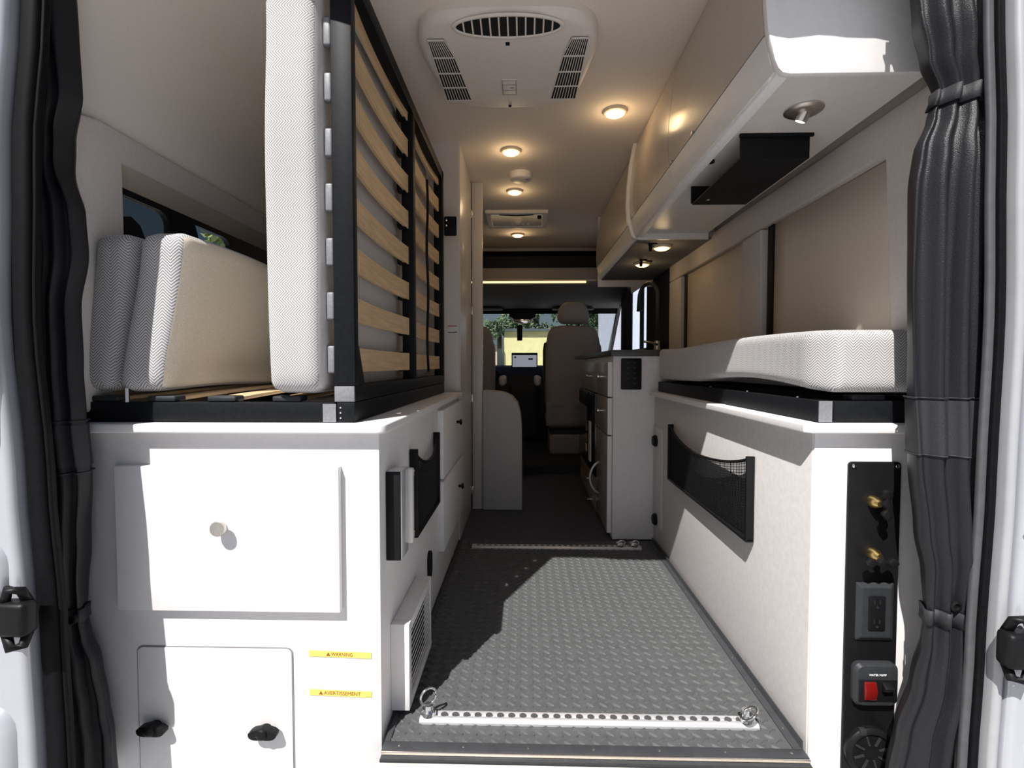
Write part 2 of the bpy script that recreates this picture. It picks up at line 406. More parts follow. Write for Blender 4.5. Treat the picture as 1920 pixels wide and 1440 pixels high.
# right wall: lower skin, padded window surrounds, blind panels
wr = MB()
wr.box(0.895, 0.915, 0.93, 3.10, -0.1, 1.60).box(0.895, 0.915, 3.10, 4.46, -0.1, 0.90).box(0.895, 0.915, 3.10, 4.46, 1.46, 1.60)
wr.box(0.895, 0.915, 4.46, 4.62, -0.1, 1.60).box(0.88, 0.915, 0.93, 4.62, 1.60, 1.85)
struct(wr.build('wall_right', WALLB))['label'] = 'beige lined side wall with the window blinds'
pr_ = MB()
pr_.prism([(1.02, 1.375), (1.06, 1.392), (3.02, 1.405), (3.02, 1.285), (1.235, 1.295), (1.185, 0.70), (1.0, 0.70), (1.0, 1.32)], 'x', 0.845, 0.888)
pr_.prism([(1.84, 0.70), (1.862, 1.29), (2.02, 1.285), (2.02, 0.70)], 'x', 0.845, 0.888)
pr_.prism([(2.80, 0.70), (2.80, 1.285), (3.02, 1.285), (3.02, 0.70)], 'x', 0.845, 0.888)
struct(pr_.build('trim_6', PANEL, bevel=0.007, seg=3))['label'] = 'grey padded cloth surround of the right window blinds'
for (a, b, lab, nm) in ((1.195, 1.80, 'large beige cloth window blind above the right mattress', 1), (2.03, 2.745, 'shadowed beige cloth blind beyond the large one', 2)):
    bl = thing('window_blind', (0.87, (a + b) / 2, 0.80), lab, 'blind')
    MB().sheet(lambda u, v: (0.868 + 0.004 * math.sin(u * math.pi), a + (b - a) * u, 0.78 + 0.512 * v), 8, 4).build('cloth', SHADE, bl, smooth=True, thick=0.004)
    B(0.862, 0.888, b + 0.004, b + 0.045, 0.75, 1.293).build('side_channel', BLACKPL, bl, bevel=0.003)
# sliding door window
w3 = thing('window_2', (0.905, 3.78, 0.90), 'sliding door window between dark curtains', 'window', kind='structure'); del w3['category']
fr = MB().box(0.893, 0.917, 3.10, 4.46, 0.90, 0.93).box(0.893, 0.917, 3.10, 4.46, 1.43, 1.46).box(0.893, 0.917, 3.10, 3.14, 0.93, 1.43).box(0.893, 0.917, 4.42, 4.46, 0.93, 1.43)
fr.box(0.893, 0.917, 3.955, 4.0, 0.93, 1.43)
fr.build('window_frame', BLACKPL, w3)
B(0.903, 0.906, 3.14, 4.42, 0.93, 1.43).build('pane', CLEAR, w3)

# the cab shell: pillars, doors with window openings, headliner, windscreen
cabm = MB()
for sx in (-1, 1):
    xa, xb = (-0.985, -0.955) if sx < 0 else (0.905, 0.935)
    cabm.box(xa, xb, 4.40 if sx < 0 else 4.62, 5.75, -0.1, 0.84).box(xa, xb, 4.4 if sx < 0 else 4.62, 5.0, 1.36, 1.85)
    cabm.prism([(4.98, 1.38), (5.06, 1.38), (5.75, 0.83), (5.60, 0.83)], 'x', xa, xb)
    cabm.box(xa, xb, 4.38 if sx < 0 else 4.60, 4.75, 0.84, 1.36)
cabm.box(-0.985, 0.935, 5.70, 5.75, -0.1, 0.80)
struct(cabm.build('wall_front', HEADL))['label'] = 'grey trimmed door pillars of the driving cab'
hl = MB().prism([(4.36, 1.52), (4.36, 1.49), (4.62, 1.40), (4.98, 1.355), (5.04, 1.375), (4.98, 1.42), (4.62, 1.52)], 'x', -0.96, 0.91)
struct(hl.build('trim_7', HEADL, bevel=0.01))['label'] = 'dark grey cab headliner sloping to the windscreen'
struct(B(-0.97, 0.92, 4.36, 4.40, 1.515, 1.632).build('trim_8', BEIGEBAND, bevel=0.008))['label'] = 'beige band below the dark overhead shelf'
ws = thing('window_3', (0, 5.35, 0.8), 'wide windscreen in front of the seats', 'window', kind='structure'); del ws['category']
MB().prism([(5.02, 1.385), (5.03, 1.39), (5.68, 0.79), (5.67, 0.785)], 'x', -0.955, 0.905).build('pane', CLEAR, ws)
MB().prism([(5.005, 1.40), (5.04, 1.40), (5.10, 1.315), (5.075, 1.312)], 'x', -0.955, 0.905).build('top_band', BLACKPL, ws)

# rear opening: header, body side jambs, rubber seals
LE = [(-0.12, -0.884), (0.08, -0.884), (0.31, -0.890), (0.60, -0.905), (0.88, -0.922), (1.16, -0.912), (1.43, -0.886), (1.75, -0.83)]
RE = [(-0.12, 0.797), (0.08, 0.799), (0.31, 0.806), (0.60, 0.815), (0.88, 0.82), (1.16, 0.813), (1.43, 0.80), (1.75, 0.75)]
LE = [(z, x * 0.984) for z, x in LE]; RE = [(z, x * 0.978) for z, x in RE]
ZS = [-0.12 + 1.87 * i / 28 for i in range(29)]
def strip(tab, dx0, dx1, y0, y1):
    rr = []
    for z in ZS:
        x = lerp_tab(tab, z); rr.append([(x + dx0, y0, z), (x + dx1, y0, z), (x + dx1, y1, z), (x + dx0, y1, z)])
    return MB().rings(rr)
j = strip(LE, -0.10, 0.0, 0.8955, 0.912); struct(j.build('trim_1', RUBBER, bevel=0.004, smooth='auto'))['label'] = 'black lined left jamb of the rear door opening'
sl_ = thing('door_seal', (-0.9, 0.89, -0.1), 'thick black rubber seal along the left rear door opening', 'seal')
strip(LE, -0.004, 0.031, 0.872, 0.906).build('bulb', RUBBER, sl_, bevel=0.012, seg=4)
strip(LE, 0.0305, 0.038, 0.880, 0.890).build('lip', RUBBER, sl_, bevel=0.005, seg=3)
j = strip(RE, 0.012, 0.028, 0.862, 0.906); struct(j.build('trim_9', JAMB, bevel=0.012, seg=4, smooth='auto'))['label'] = 'rounded pale grey pillar edge right of the rear opening'
j = strip(RE, 0.002, 0.12, 0.907, 0.98); struct(j.build('trim_2', JAMB, bevel=0.01, seg=4, smooth='auto'))['label'] = 'pale grey painted right jamb of the rear door opening'
LIPG = mat('grey_seal_rubber', (0.075, 0.078, 0.083), 0.5, noise=(60, 0.1))
sr_ = thing('door_seal', (0.8, 0.89, -0.1), 'slim grey and black rubber seal along the right rear door opening', 'seal')
strip(RE, -0.017, -0.004, 0.884, 0.896).build('lip', LIPG, sr_, bevel=0.004, seg=3)
strip(RE, -0.003, 0.004, 0.880, 0.91).build('bulb', RUBBER, sr_, bevel=0.002)
strip(RE, 0.005, 0.011, 0.882, 0.91).build('bulb', RUBBER, sr_, bevel=0.002)
hd = MB().box(-0.99, 0.93, 0.89, 0.93, 1.755, 1.86)
struct(hd.build('door_header', PAINT, bevel=0.006))['label'] = 'painted header above the rear door opening'
vl = thing('rolled_screen', (-0.03, 0.935, 1.60), 'rolled insect screen with toothed zip above the rear opening', 'screen')
def wav(x): return 0.105 * (0.45 - x) + 0.006 * math.sin(x * 22 + 1.0) + 0.003 * math.sin(x * 51)
rr = []
for i in range(61):
    x = -0.86 + 1.66 * i / 60; w = wav(x)
    rr.append([(x, 0.925, 1.602 + w), (x, 0.934, 1.599 + w), (x, 0.945, 1.604 + w), (x, 0.948, 1.765), (x, 0.922, 1.765)])
MB().rings(rr).build('roll', CURT, vl, smooth='auto')
zt = MB()
for i in range(330):
    x = -0.855 + 1.65 * i / 330; w = wav(x); zt.box(x, x + 0.0024, 0.931, 0.936, 1.5945 + w, 1.602 + w)
tag(zt.build('zip_teeth', BLACKPL, vl), kind='stuff')
MB().box(0.648, 0.655, 0.908, 0.914, 1.535, 1.598).box(0.648, 0.676, 0.908, 0.914, 1.590, 1.598).box(0.644, 0.659, 0.906, 0.916, 1.566, 1.571).box(0.670, 0.676, 0.908, 0.914, 1.59, 1.63).build('hook', BLACKPL, vl)

# rear doors, folded right back against the outside: inner faces towards the yard
def rear_door(name, sx, tab, gap, label, hz, hx):
    x_in = lerp_tab(tab, 0.3) + sx * gap
    d = thing(name, (x_in + sx * 0.38, 0.87, -0.06), label, 'door', kind='structure'); del d['category']
    strip(tab, *sorted((sx * gap, sx * (gap + 0.74))), 0.852, 0.895).build('door_skin', PAINT, d, bevel=0.012, seg=4, smooth='auto')
    def fx(t): return x_in + sx * t
    for (t0, t1, z0, z1) in ((0.028, 0.66, 0.62, 1.62), (0.022, 0.30, 0.36, 0.50), (0.018, 0.30, 0.04, 0.20), (0.34, 0.66, 0.05, 0.58)):
        a, b = sorted((fx(t0), fx(t1)))
        # pressed panel with rounded shoulders
        MB().rings([[(p[0], yy, p[1]) for p in rrect(a + g, b - g, z0 + g, z1 - g, 0.05 - g * 0.5)] for yy, g in ((0.854, 0.0), (0.846, 0.004), (0.838, 0.014), (0.835, 0.026))]).build('pressed_panel', PAINT, d, smooth='auto')
    a, b = sorted((hx, hx + sx * 0.075)); hn = lambda t: hx + sx * t
    ho = B(a, b, 0.820, 0.852, hz - 0.030, hz + 0.030).build('hinge', BLACKPL, d, bevel=0.010, seg=3)
    for sg in (1, -1):
        MB().tube([(hn(0.014), 0.845, hz + sg * 0.024), (hn(0.016), 0.835, hz + sg * 0.048), (hn(0.034), 0.83, hz + sg * 0.052), (hn(0.046), 0.835, hz + sg * 0.026)], 0.008, 8).build('bracket', BLACKPL, ho, smooth=True)
    for z in (0.47, 0.52) if sx > 0 else ():
        MB().lathe([(0.004, 0.864), (0.004, 0.861), (0.002, 0.860)], (fx(0.012 + (z * 7 % 0.02)), -0.012, z), 'y', 12).build('rivet', ALU, d)
    return d
rear_door('door_1', -1, LE, 0.006, 'left rear van door folded open, pale painted inner side', 0.365, -0.850)
rear_door('door_2', 1, RE, 0.030, 'right rear van door folded open, silver white inner side', 0.335, 0.782)

# ------------------------------------------------------------------ rubber tread mat with tie down tracks
MX0, MX1, MY0, MY1 = -0.298, 0.578, 1.014, 2.285
mt = thing('floor_mat', (0.14, 1.64, -0.01), 'dark rubber diamond tread mat covering the rear aisle floor', 'floor mat')
B(MX0, MX1, MY0 + 0.02, MY1, -0.012, 0.0).build('base', MATRUB, mt)
def tread_geo(ang):
    L, W, Hh = 0.0128, 0.0034, 0.0032
    loc = [(-L, 0, 0), (-L * .45, -W, 0), (L * .45, -W, 0), (L, 0, 0), (L * .45, W, 0), (-L * .45, W, 0), (-L * .62, 0, Hh), (L * .62, 0, Hh)]
    c, s_ = math.cos(ang), math.sin(ang)
    vs = [(x * c - y * s_, x * s_ + y * c, z) for x, y, z in loc]
    fs = [(0, 1, 6), (1, 2, 7, 6), (2, 3, 7), (3, 4, 7), (4, 5, 6, 7), (5, 0, 6)]
    return vs, fs
P_ = 0.031
spots = []
for a in range(2):
    for i in range(40):
        for k in range(60):
            x = MX0 + 0.016 + i * P_ + a * P_ / 2; y = MY0 + 0.032 + k * P_ + a * P_ / 2
            if x > MX1 - 0.030 or y > MY1 - 0.012: continue
            spots.append((x, y, a))
spots.sort(key=lambda q: q[1])
protos = []
for a in range(2):
    vs, fs = tread_geo(math.radians(38 if a else -38))
    me = bpy.data.meshes.new('tread'); me.from_pydata(vs, [], fs); me.materials.append(MATRUB); protos.append(me)
mw = wloc(mt)
for x, y, a in spots[:300]:
    o = bpy.data.objects.new('tread', protos[a]); COL.objects.link(o); o.parent = mt; o.location = Vector((x, y, 0.0)) - mw
rest = MB()
for x, y, a in spots[300:]:
    vs, fs = tread_geo(math.radians(38 if a else -38)); rest.add([(x + p[0], y + p[1], p[2]) for p in vs], fs)
tag(rest.build('far_treads', MATRUB, mt), kind='stuff')
es = B(MX0, MX1, MY0, MY0 + 0.026, -0.014, 0.004).build('edge_strip', EDGESTRIP, mt, bevel=0.002)
for k in range(7):
    MB().lathe([(0.0030, 0.0035), (0.0030, 0.0047), (0.0018, 0.0053)], (MX0 + 0.035 + k * 0.135, MY0 + 0.012, 0), 'z', 12).build('screw', NICKEL, es)
B(MX0, MX1, MY0 - 0.004, MY0, -0.005, 0.003).build('nosing', NICKEL, mt, bevel=0.002)
B(MX0, MX1, MY0 - 0.006, MY0 - 0.001, -0.014, -0.0052).build('nosing_lower', EDGESTRIP, mt, bevel=0.002)
es = MB().prism([(MX1 - 0.020, 0.0), (MX1, 0.0), (MX1, 0.020), (MX1 - 0.003, 0.020), (MX1 - 0.004, 0.004), (MX1 - 0.020, 0.003)], 'y', MY0 + 0.026, MY1).build('edge_strip', EDGESTRIP, mt, bevel=0.001)
for k in range(9):
    MB().lathe([(0.0030, 0.0035), (0.0030, 0.0047), (0.0018, 0.0053)], (MX1 - 0.012, 1.10 + k * 0.135, 0), 'z', 12).build('screw', NICKEL, es)
B(MX0, MX0 + 0.012, MY0 + 0.026, MY1, 0.0, 0.004).build('edge_strip', EDGESTRIP, mt, bevel=0.001)

SOCK = mat('grey_socket', (0.16, 0.16, 0.165), 0.4, metal=0.6)
def track(x0, x1, y, label):
    t = thing('tie_down_track', ((x0 + x1) / 2, y, 0), label, 'track')
    tr = MB().prism([(y - 0.019, 0.0), (y + 0.019, 0.0), (y + 0.019, 0.006), (y + 0.012, 0.012), (y + 0.0045, 0.012), (y + 0.0045, 0.0075), (y - 0.0045, 0.0075), (y - 0.0045, 0.012), (y - 0.012, 0.012), (y - 0.019, 0.006)], 'x', x0, x1)
    tr.build('rail', ALU, t, bevel=0.0008)
    n = int((x1 - x0 - 0.03) / 0.0254); h0 = None
    for k in range(n):
        x = x0 + 0.028 + k * 0.0254
        if h0 is None:
            h0 = MB().lathe([(0.0078, 0.0), (0.0078, 0.0124)], (x, y, 0), 'z', 14).build('socket_hole', SOCK, t)
        else: copy_at(h0, (0.0254 * k, 0, 0), t)
    return t
track(-0.236, 0.514, 1.113, 'bright aluminium tie down track nearest the rear sill')
track(-0.233, 0.505, 2.195, 'aluminium tie down track at the far end of the mat')
def ring_stud(x, y, tilt, label):
    t = thing('tie_down_ring', (x, y, 0.012), label, 'ring', 'tie down rings on the near track')
    MB().lathe([(0.017, 0.0127), (0.017, 0.022), (0.012, 0.026), (0.010, 0.034)], (x, y, 0), 'z', 20).build('stud', CHROME, t, smooth='auto')
    M = Matrix.Translation((x, y, 0.034)) @ Matrix.Rotation(tilt, 4, 'X') @ Matrix.Rotation(math.radians(35), 4, 'Z')
    MB().tube([M @ Vector((0.019 * math.cos(q), 0, 0.018 + 0.019 * math.sin(q))) for q in [2 * math.pi * k / 24 for k in range(24)]], 0.0028, 8, closed=True).build('ring', CHROME, t, smooth=True)
ring_stud(-0.218, 1.113, 0.0, 'upright steel ring on the left end of the near track')
ring_stud(0.492, 1.113, math.radians(78), 'folded steel ring on the right end of the near track')
for k, (x, lab) in enumerate(((0.415, 'small steel fitting on the far track, left of its pair'), (0.475, 'small steel fitting at the right end of the far track'))):
    t = thing('track_fitting', (x, 2.195, 0.012), lab, 'fitting', 'steel fittings on the far track')
    MB().lathe([(0.018, 0.0127), (0.018, 0.020), (0.009, 0.026)], (x, 2.195, 0), 'z', 16).build('stud', CHROME, t, smooth='auto')
    MB().tube([(x + 0.020 * math.cos(q), 2.195 + 0.018 * math.sin(q), 0.027 + 0.003 * math.sin(2 * q)) for q in [2 * math.pi * i / 18 for i in range(18)]], 0.0028, 6, closed=True).build('ring', CHROME, t, smooth=True)

# ------------------------------------------------------------------ left storage cabinet
lc = thing('storage_cabinet', (-0.62, 1.66, -0.1), 'white storage cabinet under the folded bed, left of the aisle', 'cabinet')
B(-0.955, -0.305, 1.045, 2.292, -0.12, 0.660).build('body', WHITE, lc, bevel=0.003)
dr = B(-0.857, -0.385, 1.026, 1.0445, 0.285, 0.590).build('drawer', WHITE, lc, bevel=0.0015)
MB().lathe([(0.006, 1.026), (0.006, 1.012), (0.0155, 1.009), (0.0165, 1.004), (0.0150, 1.0005), (0.004, 0.9995)], (-0.626, 0, 0.467), 'y', 28).build('knob', NICKEL, dr, smooth='auto')
MB().prism(rrect(-0.8325, -0.4935, -0.118, 0.1995, 0.014, corners=(0, 0, 1, 1)), 'y', 1.0436, 1.0448).build('door_gap', mat('grey_gap', (0.22, 0.215, 0.215), 0.8), lc)
ad = MB().prism(rrect(-0.830, -0.496, -0.116, 0.197, 0.012, corners=(0, 0, 1, 1)), 'y', 1.0415, 1.0446).build('access_door', WHITE, lc, bevel=0.001)
def thumb_latch(x, y, z, parent, axis='y', s=1.0, name='latch'):
    L = MB()
    L.lathe([(0.012 * s, 0), (0.012 * s, -0.006 * s), (0.009 * s, -0.008 * s)], (0, 0, 0), 'y', 20)
    wing = []
    for i in range(17):
        q = math.pi * i / 16; t = math.cos(q)
        wing.append((0.030 * s * t, -0.013 * s * math.sin(q) ** 0.6 - 0.004 * s * abs(t) * math.sin(q) + 0.004 * s))
    wing += [(-0.022 * s, 0.010 * s), (-0.009 * s, 0.013 * s), (0.0, 0.017 * s), (0.009 * s, 0.013 * s), (0.022 * s, 0.010 * s)]
    L.prism(wing, 'y', -0.024 * s, -0.007 * s)
    L.lathe([(0.0115 * s, -0.007 * s), (0.0115 * s, -0.027 * s), (0.006 * s, -0.030 * s)], (0, 0, 0.004 * s), 'y', 18)
    M = Matrix.Translation((x, y, z))
    if axis == '-x': M = M @ Matrix.Rotation(-math.pi / 2, 4, 'Z')     # stands off a face that looks to -x
    if axis == '+x': M = M @ Matrix.Rotation(math.pi / 2, 4, 'Z')
    return L.xform(M).build(name, BLACKPL, parent, bevel=0.0012 * s)
thumb_latch(-0.790, 1.0415, 0.027, ad); thumb_latch(-0.551, 1.0415, 0.024, ad)
for (zc, body, sx) in ((0.1865, 'WARNING', 0), (0.102, 'AVERTISSEMENT', 0)):
    M = Matrix.Translation((-0.3925, 1.0445, zc)) @ Matrix.Rotation(math.radians(1.6), 4, 'Y')
    st = MB().box(-0.0665, 0.0665, -0.0012, 0.0004, -0.0062, 0.0062).xform(M).build('warning_sticker', YELLOW, lc)
    st['label'] = 'yellow sticker reading ' + body
    T = M @ Matrix.Translation((0.004, -0.0014, 0)) @ Matrix.Rotation(math.pi / 2, 4, 'X')
    text_part(body, 0.0112, T, ORANGEINK, st, width=0.046 if body == 'WARNING' else 0.079)
    wd = 0.025 if body == 'WARNING' else 0.042
    MB().prism([(-0.0045, -0.0036), (0.0045, -0.0036), (0, 0.0042)], 'y', -0.0017, -0.0013).xform(M @ Matrix.Translation((-wd, 0, 0))).build('triangle_mark', ORANGEINK, st)
# drawers facing the aisle
for (z0, z1, yk, zk) in ((0.402, 0.642, 2.09, 0.565), (0.145, 0.392, 2.14, 0.285)):
    d = B(-0.306, -0.285, 1.752, 2.285, z0, z1).build('drawer', WHITE, lc, bevel=0.0015)
    MB().lathe([(0.006, 0), (0.006, 0.012), (0.012, 0.015), (0.013, 0.020), (0.006, 0.023)], (-0.285, yk, zk), 'x', 20).build('knob', BLACKPL, d, smooth='auto')
MB().prism(rrect(1.548, 1.592, 0.130, 0.215, 0.021), 'x', -0.306, -0.296).build('finger_pull', BLACKPL, lc, bevel=0.002)
# top board
lt = MB().prism([(-0.96, 1.018), (-0.305, 1.018)] + [(-0.305 + 0.02 * math.sin(q), 1.038 - 0.02 * math.cos(q)) for q in [math.pi / 2 * i / 6 for i in range(1, 7)]] + [(-0.285, 2.293), (-0.96, 2.293)], 'z', 0.660, 0.679)
tag(lt.build('bed_platform', WHITE, bevel=0.004, seg=3), 'white rounded edge board on top of the left cabinet', 'platform')

# folding bracket box on the cabinet side
bb = thing('folding_leg_box', (-0.288, 1.14, 0.37), 'flat black ended aluminium box fixed to the left cabinet side', 'box')
B(-0.304, -0.272, 1.088, 1.092, 0.372, 0.568).build('end_plate', BLACKPL, bb, bevel=0.001)
B(-0.304, -0.270, 1.092, 1.155, 0.372, 0.568).build('housing', ALU, bb, bevel=0.002)
B(-0.300, -0.262, 1.160, 1.180, 0.385, 0.560).build('bar', FASCIA, bb, bevel=0.003)
for z in (0.40, 0.545): MB().cyl((-0.303, 1.188, z), (-0.262, 1.188, z), 0.007, n=14).build('pivot', CHROME, bb, smooth='auto')

# mesh pockets
NETBACK = mat('dark_pocket_lining', (0.05, 0.052, 0.055), 0.8, noise=(400, 0.4))
def mesh_pocket(y0, y1, z0, z1, xw, sx, sag, label, cell=0.0085, bulge=0.018):
    p = thing('mesh_pocket', (xw, (y0 + y1) / 2, z0), label, 'pocket')
    t = 0.011
    def top(u): return z1 - sag * (1 - (2 * u - 1) ** 2) ** 0.8 - 0.004
    nu, nv = int((y1 - y0) / cell), int((z1 - z0) / cell)
    def fn(u, v):
        zz = z0 + t + (top(u) - z0 - t) * v
        return (xw + sx * (0.012 + bulge * math.sin(math.pi * u) * (0.4 + 0.6 * v)), y0 + (y1 - y0) * u, zz)
    g = MB()
    pts = [[fn(i / nu, j / nv) for i in range(nu + 1)] for j in range(nv + 1)]
    # diagonal net: each cell split into a diamond
    vs = [q for r in pts for q in r]; W_ = nu + 1
    fs = [(j * W_ + i, j * W_ + i + 1, (j + 1) * W_ + i + 1, (j + 1) * W_ + i) for j in range(nv) for i in range(nu)]
    g.add(vs, fs); net = g.build('net', BLACKPL, p)
    md = net.modifiers.new('net', 'WIREFRAME'); md.thickness = 0.0024; md.use_even_offset = False; md.use_boundary = True
    xa, xb = sorted((xw, xw + sx * 0.022))
    for yy in (y0, y1):
        MB().prism(rrect(xa, xb, yy - t / 2, yy + t / 2, 0.004), 'z', z0 + 0.004, z1).build('side_post', BLACKPL, p, bevel=0.001)
    B(xa, xb, y0 - t / 2, y1 + t / 2, z0, z0 + t).build('bottom_rail', BLACKPL, p, bevel=0.004, seg=3)
    MB().tube([fn(i / 40, 1.0) for i in range(41)], 0.0042, 8).build('elastic_hem', BLACKPL, p, smooth=True)
    B(*sorted((xw, xw + sx * 0.0015)), y0, y1, z0 + t, z1 - sag - 0.02).build('back_sheet', NETBACK, p)
    return p
mesh_pocket(1.315, 1.655, 0.345, 0.580, -0.303, 1, 0.055, 'small black mesh pocket on the left cabinet beside the box', bulge=0.010)
mesh_pocket(1.298, 2.005, 0.347, 0.568, 0.584, -1, 0.050, 'large black mesh pocket on the right cabinet side')

# louvred vent
vg = thing('vent_grille', (-0.28, 1.26, 0.01), 'white louvred vent grille low on the left cabinet side', 'vent')
X0, X1 = -0.305, -0.262
MB().box(X0, X1, 1.118, 1.142, 0.014, 0.214).box(X0, X1, 1.365, 1.385, 0.014, 0.214).box(X0, X1, 1.142, 1.365, 0.190, 0.214).box(X0, X1, 1.142, 1.365, 0.014, 0.034).build('frame', WHITE, vg, bevel=0.002)
B(X0, X1 - 0.016, 1.142, 1.365, 0.034, 0.190).build('backing', DARKHOLE, vg)
s0 = None
for k in range(11):
    z = 0.038 + k * 0.0141
    if s0 is None: s0 = B(X1 - 0.0013, X1 - 0.0005, 1.142, 1.365, z + 0.002, z + 0.0052).build('slat', WHITE, vg)
    else: copy_at(s0, (0, 0, 0.0141 * k), vg)
for z in (0.03, 0.2): MB().lathe([(0.004, 0), (0.004, 0.002)], (X1, 1.377, z), 'x', 10).build('screw', ALU, vg)

# ------------------------------------------------------------------ left bed: base frame, slats, cushions
bf = thing('bed_base_frame', (-0.66, 1.64, 0.679), 'black steel bed base with bowed slats lying on the left platform', 'bed frame')
ZR0, ZR1 = 0.680, 0.722
B(-0.955, -0.400, 1.052, 1.076, ZR0, ZR1).build('rail', BLACKMETAL, bf, bevel=0.002)
B(-0.955, -0.400, 2.20, 2.23, ZR0, ZR1).build('rail', BLACKMETAL, bf, bevel=0.002)
B(-0.396, -0.358, 1.052, 2.23, ZR0, ZR1).build('rail', BLACKMETAL, bf, bevel=0.002)
B(-0.425, -0.397, 1.050, 1.0515, ZR0 + 0.001, ZR1 - 0.003).build('joint_plate', GREYCAP, bf)
for z in (0.689, 0.700, 0.711): MB().lathe([(0.002, 1.052), (0.0015, 1.0505)], (-0.388, 0, z), 'y', 8).build('rivet', ALU, bf)
def slat_mesh(length, width, thick, bow, axis):
    """slat running along y, bowed along its length; axis is the direction it bows to"""
    rr = []
    for i in range(15):
        t = i / 14; y = (t - 0.5) * length; h = bow * (1 - (2 * t - 1) ** 2)
        if axis == 'z': rr.append([(-width / 2, y, h), (width / 2, y, h), (width / 2, y, h + thick), (-width / 2, y, h + thick)])
        else: rr.append([(h, y, -width / 2), (h + thick, y, -width / 2), (h + thick, y, width / 2), (h, y, width / 2)])
    return MB().rings(rr)
s0 = c0 = None
for k, x in enumerate((-0.90, -0.775, -0.645, -0.505)):
    dx = x + 0.90
    if s0 is None:
        s0 = slat_mesh(1.12, 0.052, 0.008, 0.010, 'z').xform(Matrix.Translation((x, 1.64, 0.7235))).build('slat', WOOD, bf, bevel=0.002, smooth='auto')
        c0 = B(x - 0.031, x + 0.031, 1.056, 1.092, 0.7225, 0.735).build('slat_holder', GREYPL, bf, bevel=0.004, seg=3)
    else: copy_at(s0, (dx, 0, 0), bf); copy_at(c0, (dx, 0, 0), bf)

def lean(x_top):
    def f(p): return (p[0] + x_top * (p[2] - 0.74) / 0.34, p[1] + 0.006 * math.sin(p[2] * 14), p[2] + 0.003 * math.sin(p[1] * 11))
    return f
def cushion(name, x0, x1, y0, y1, z0, z1, r, label, fn=None, linen=True, m=HERRD):
    c = thing(name, ((x0 + x1) / 2, (y0 + y1) / 2, z0), label, 'cushion', 'bolster cushions on the left bed base')
    MB().soft(x0, x1, y0, y1, z0, z1, r, (14, 40, 18), fn).build('cover', m, c, smooth=True, second=(LINEN, lambda q: q.x > 0.72) if linen else None)
    return c
cA = cushion('bolster_cushion', -0.962, -0.874, 1.058, 2.14, 0.746, 1.085, 0.030, 'grey herringbone bolster against the side window, behind the other', lean(0.040), False)
cB = cushion('bolster_cushion', -0.868, -0.763, 1.050, 2.14, 0.746, 1.085, 0.028, 'pale bolster cushion with beige linen face beside the upright mattress', lean(0.052))
B(-0.846, -0.840, 1.0485, 1.050, 0.722, 0.752).build('care_tag', WHITEINK, cB)

# folded up half of the bed: frame, slats, mattress
uf = thing('folding_bed_frame', (-0.37, 1.64, 0.722), 'black steel bed frame with birch slats folded upright', 'bed frame')
XA, XB = -0.402, -0.358
ZB0, ZB1, ZT = 0.7235, 0.757, 1.640
near = B(XA, XB, 1.056, 1.082, ZB1, ZT).build('post', BLACKMETAL, uf, bevel=0.002)
B(XA + 0.006, XB, 1.628, 1.662, ZB1, ZT - 0.04).build('post', BLACKMETAL, uf, bevel=0.002)
B(XA + 0.006, XB, 2.20, 2.235, ZB1, ZT).build('post', BLACKMETAL, uf, bevel=0.002)
B(XA, XB, 1.060, 2.235, ZB0, ZB1).build('rail', BLACKMETAL, uf, bevel=0.002)
B(XA, XB, 1.082, 2.235, ZT - 0.038, ZT).build('rail', BLACKMETAL, uf, bevel=0.002)
B(XA + 0.001, XB - 0.001, 1.053, 1.0595, ZB0, ZB1 - 0.001).build('end_cap', GREYCAP, uf, bevel=0.001)
MB().prism([(1.082, ZB1), (1.082, ZB1 + 0.085), (1.090, ZB1 + 0.085), (1.128, ZB1)], 'x', XB - 0.006, XB - 0.002).build('gusset', BLACKMETAL, uf)
s0 = c0 = c1 = None
for k in range(8):
    z = 0.812 + 0.113 * k
    for (ya, yb) in ((1.082, 1.628), (1.662, 2.20)):
        L = yb - ya + 0.02
        o = slat_mesh(L, 0.054, 0.008, -0.014, 'x').xform(Matrix.Translation((-0.381, (ya + yb) / 2, z))).build('slat', WOOD, uf, smooth='auto') if k == 0 else None
        if k == 0: (s0 := s0 or []).append(o)
        else: copy_at(s0[0 if ya < 1.5 else 1], (0, 0, 0.113 * k), uf)
    if c0 is None:
        c0 = B(-0.4185, -0.4025, 1.060, 1.076, z - 0.029, z + 0.029).build('slat_holder', GREYCAP, uf, bevel=0.004, seg=3)
        c1 = B(-0.405, -0.378, 1.600, 1.632, z - 0.031, z + 0.031).build('slat_holder', BLACKPL, uf, bevel=0.004, seg=3)
    else: copy_at(c0, (0, 0, 0.113 * k), uf); copy_at(c1, (0, 0, 0.113 * k), uf)
bk = MB().prism(rrect(-0.357, -0.302, 1.368, 1.452, 0.006), 'y', 2.236, 2.241).build('latch_bracket', BLACKMETAL, uf, bevel=0.001)
for z in (1.435, 1.412): MB().lathe([(0.005, 2.236), (0.005, 2.232), (0.002, 2.230)], (-0.347, 0, z), 'y', 12).build('bolt', CHROME, bk)
MB().tube([(-0.366, 1.90 + 0.012 * math.sin(k * 0.7), 1.49 - k * 0.0375) for k in range(20)], 0.005, 8).build('pull_strap', BLACKPL, uf, smooth=True)
um = thing('upright_mattress', (-0.47, 1.63, 0.735), 'pale herringbone mattress standing upright on its folded bed frame', 'mattress')
def umf(p): return (p[0] + 0.004 * math.sin(p[2] * 9 + 1) * (1 if p[0] < -0.47 else 0.0) - 0.010 * (1.55 - p[2]) * 0 , p[1] + 0.004 * math.sin(p[2] * 13), p[2])
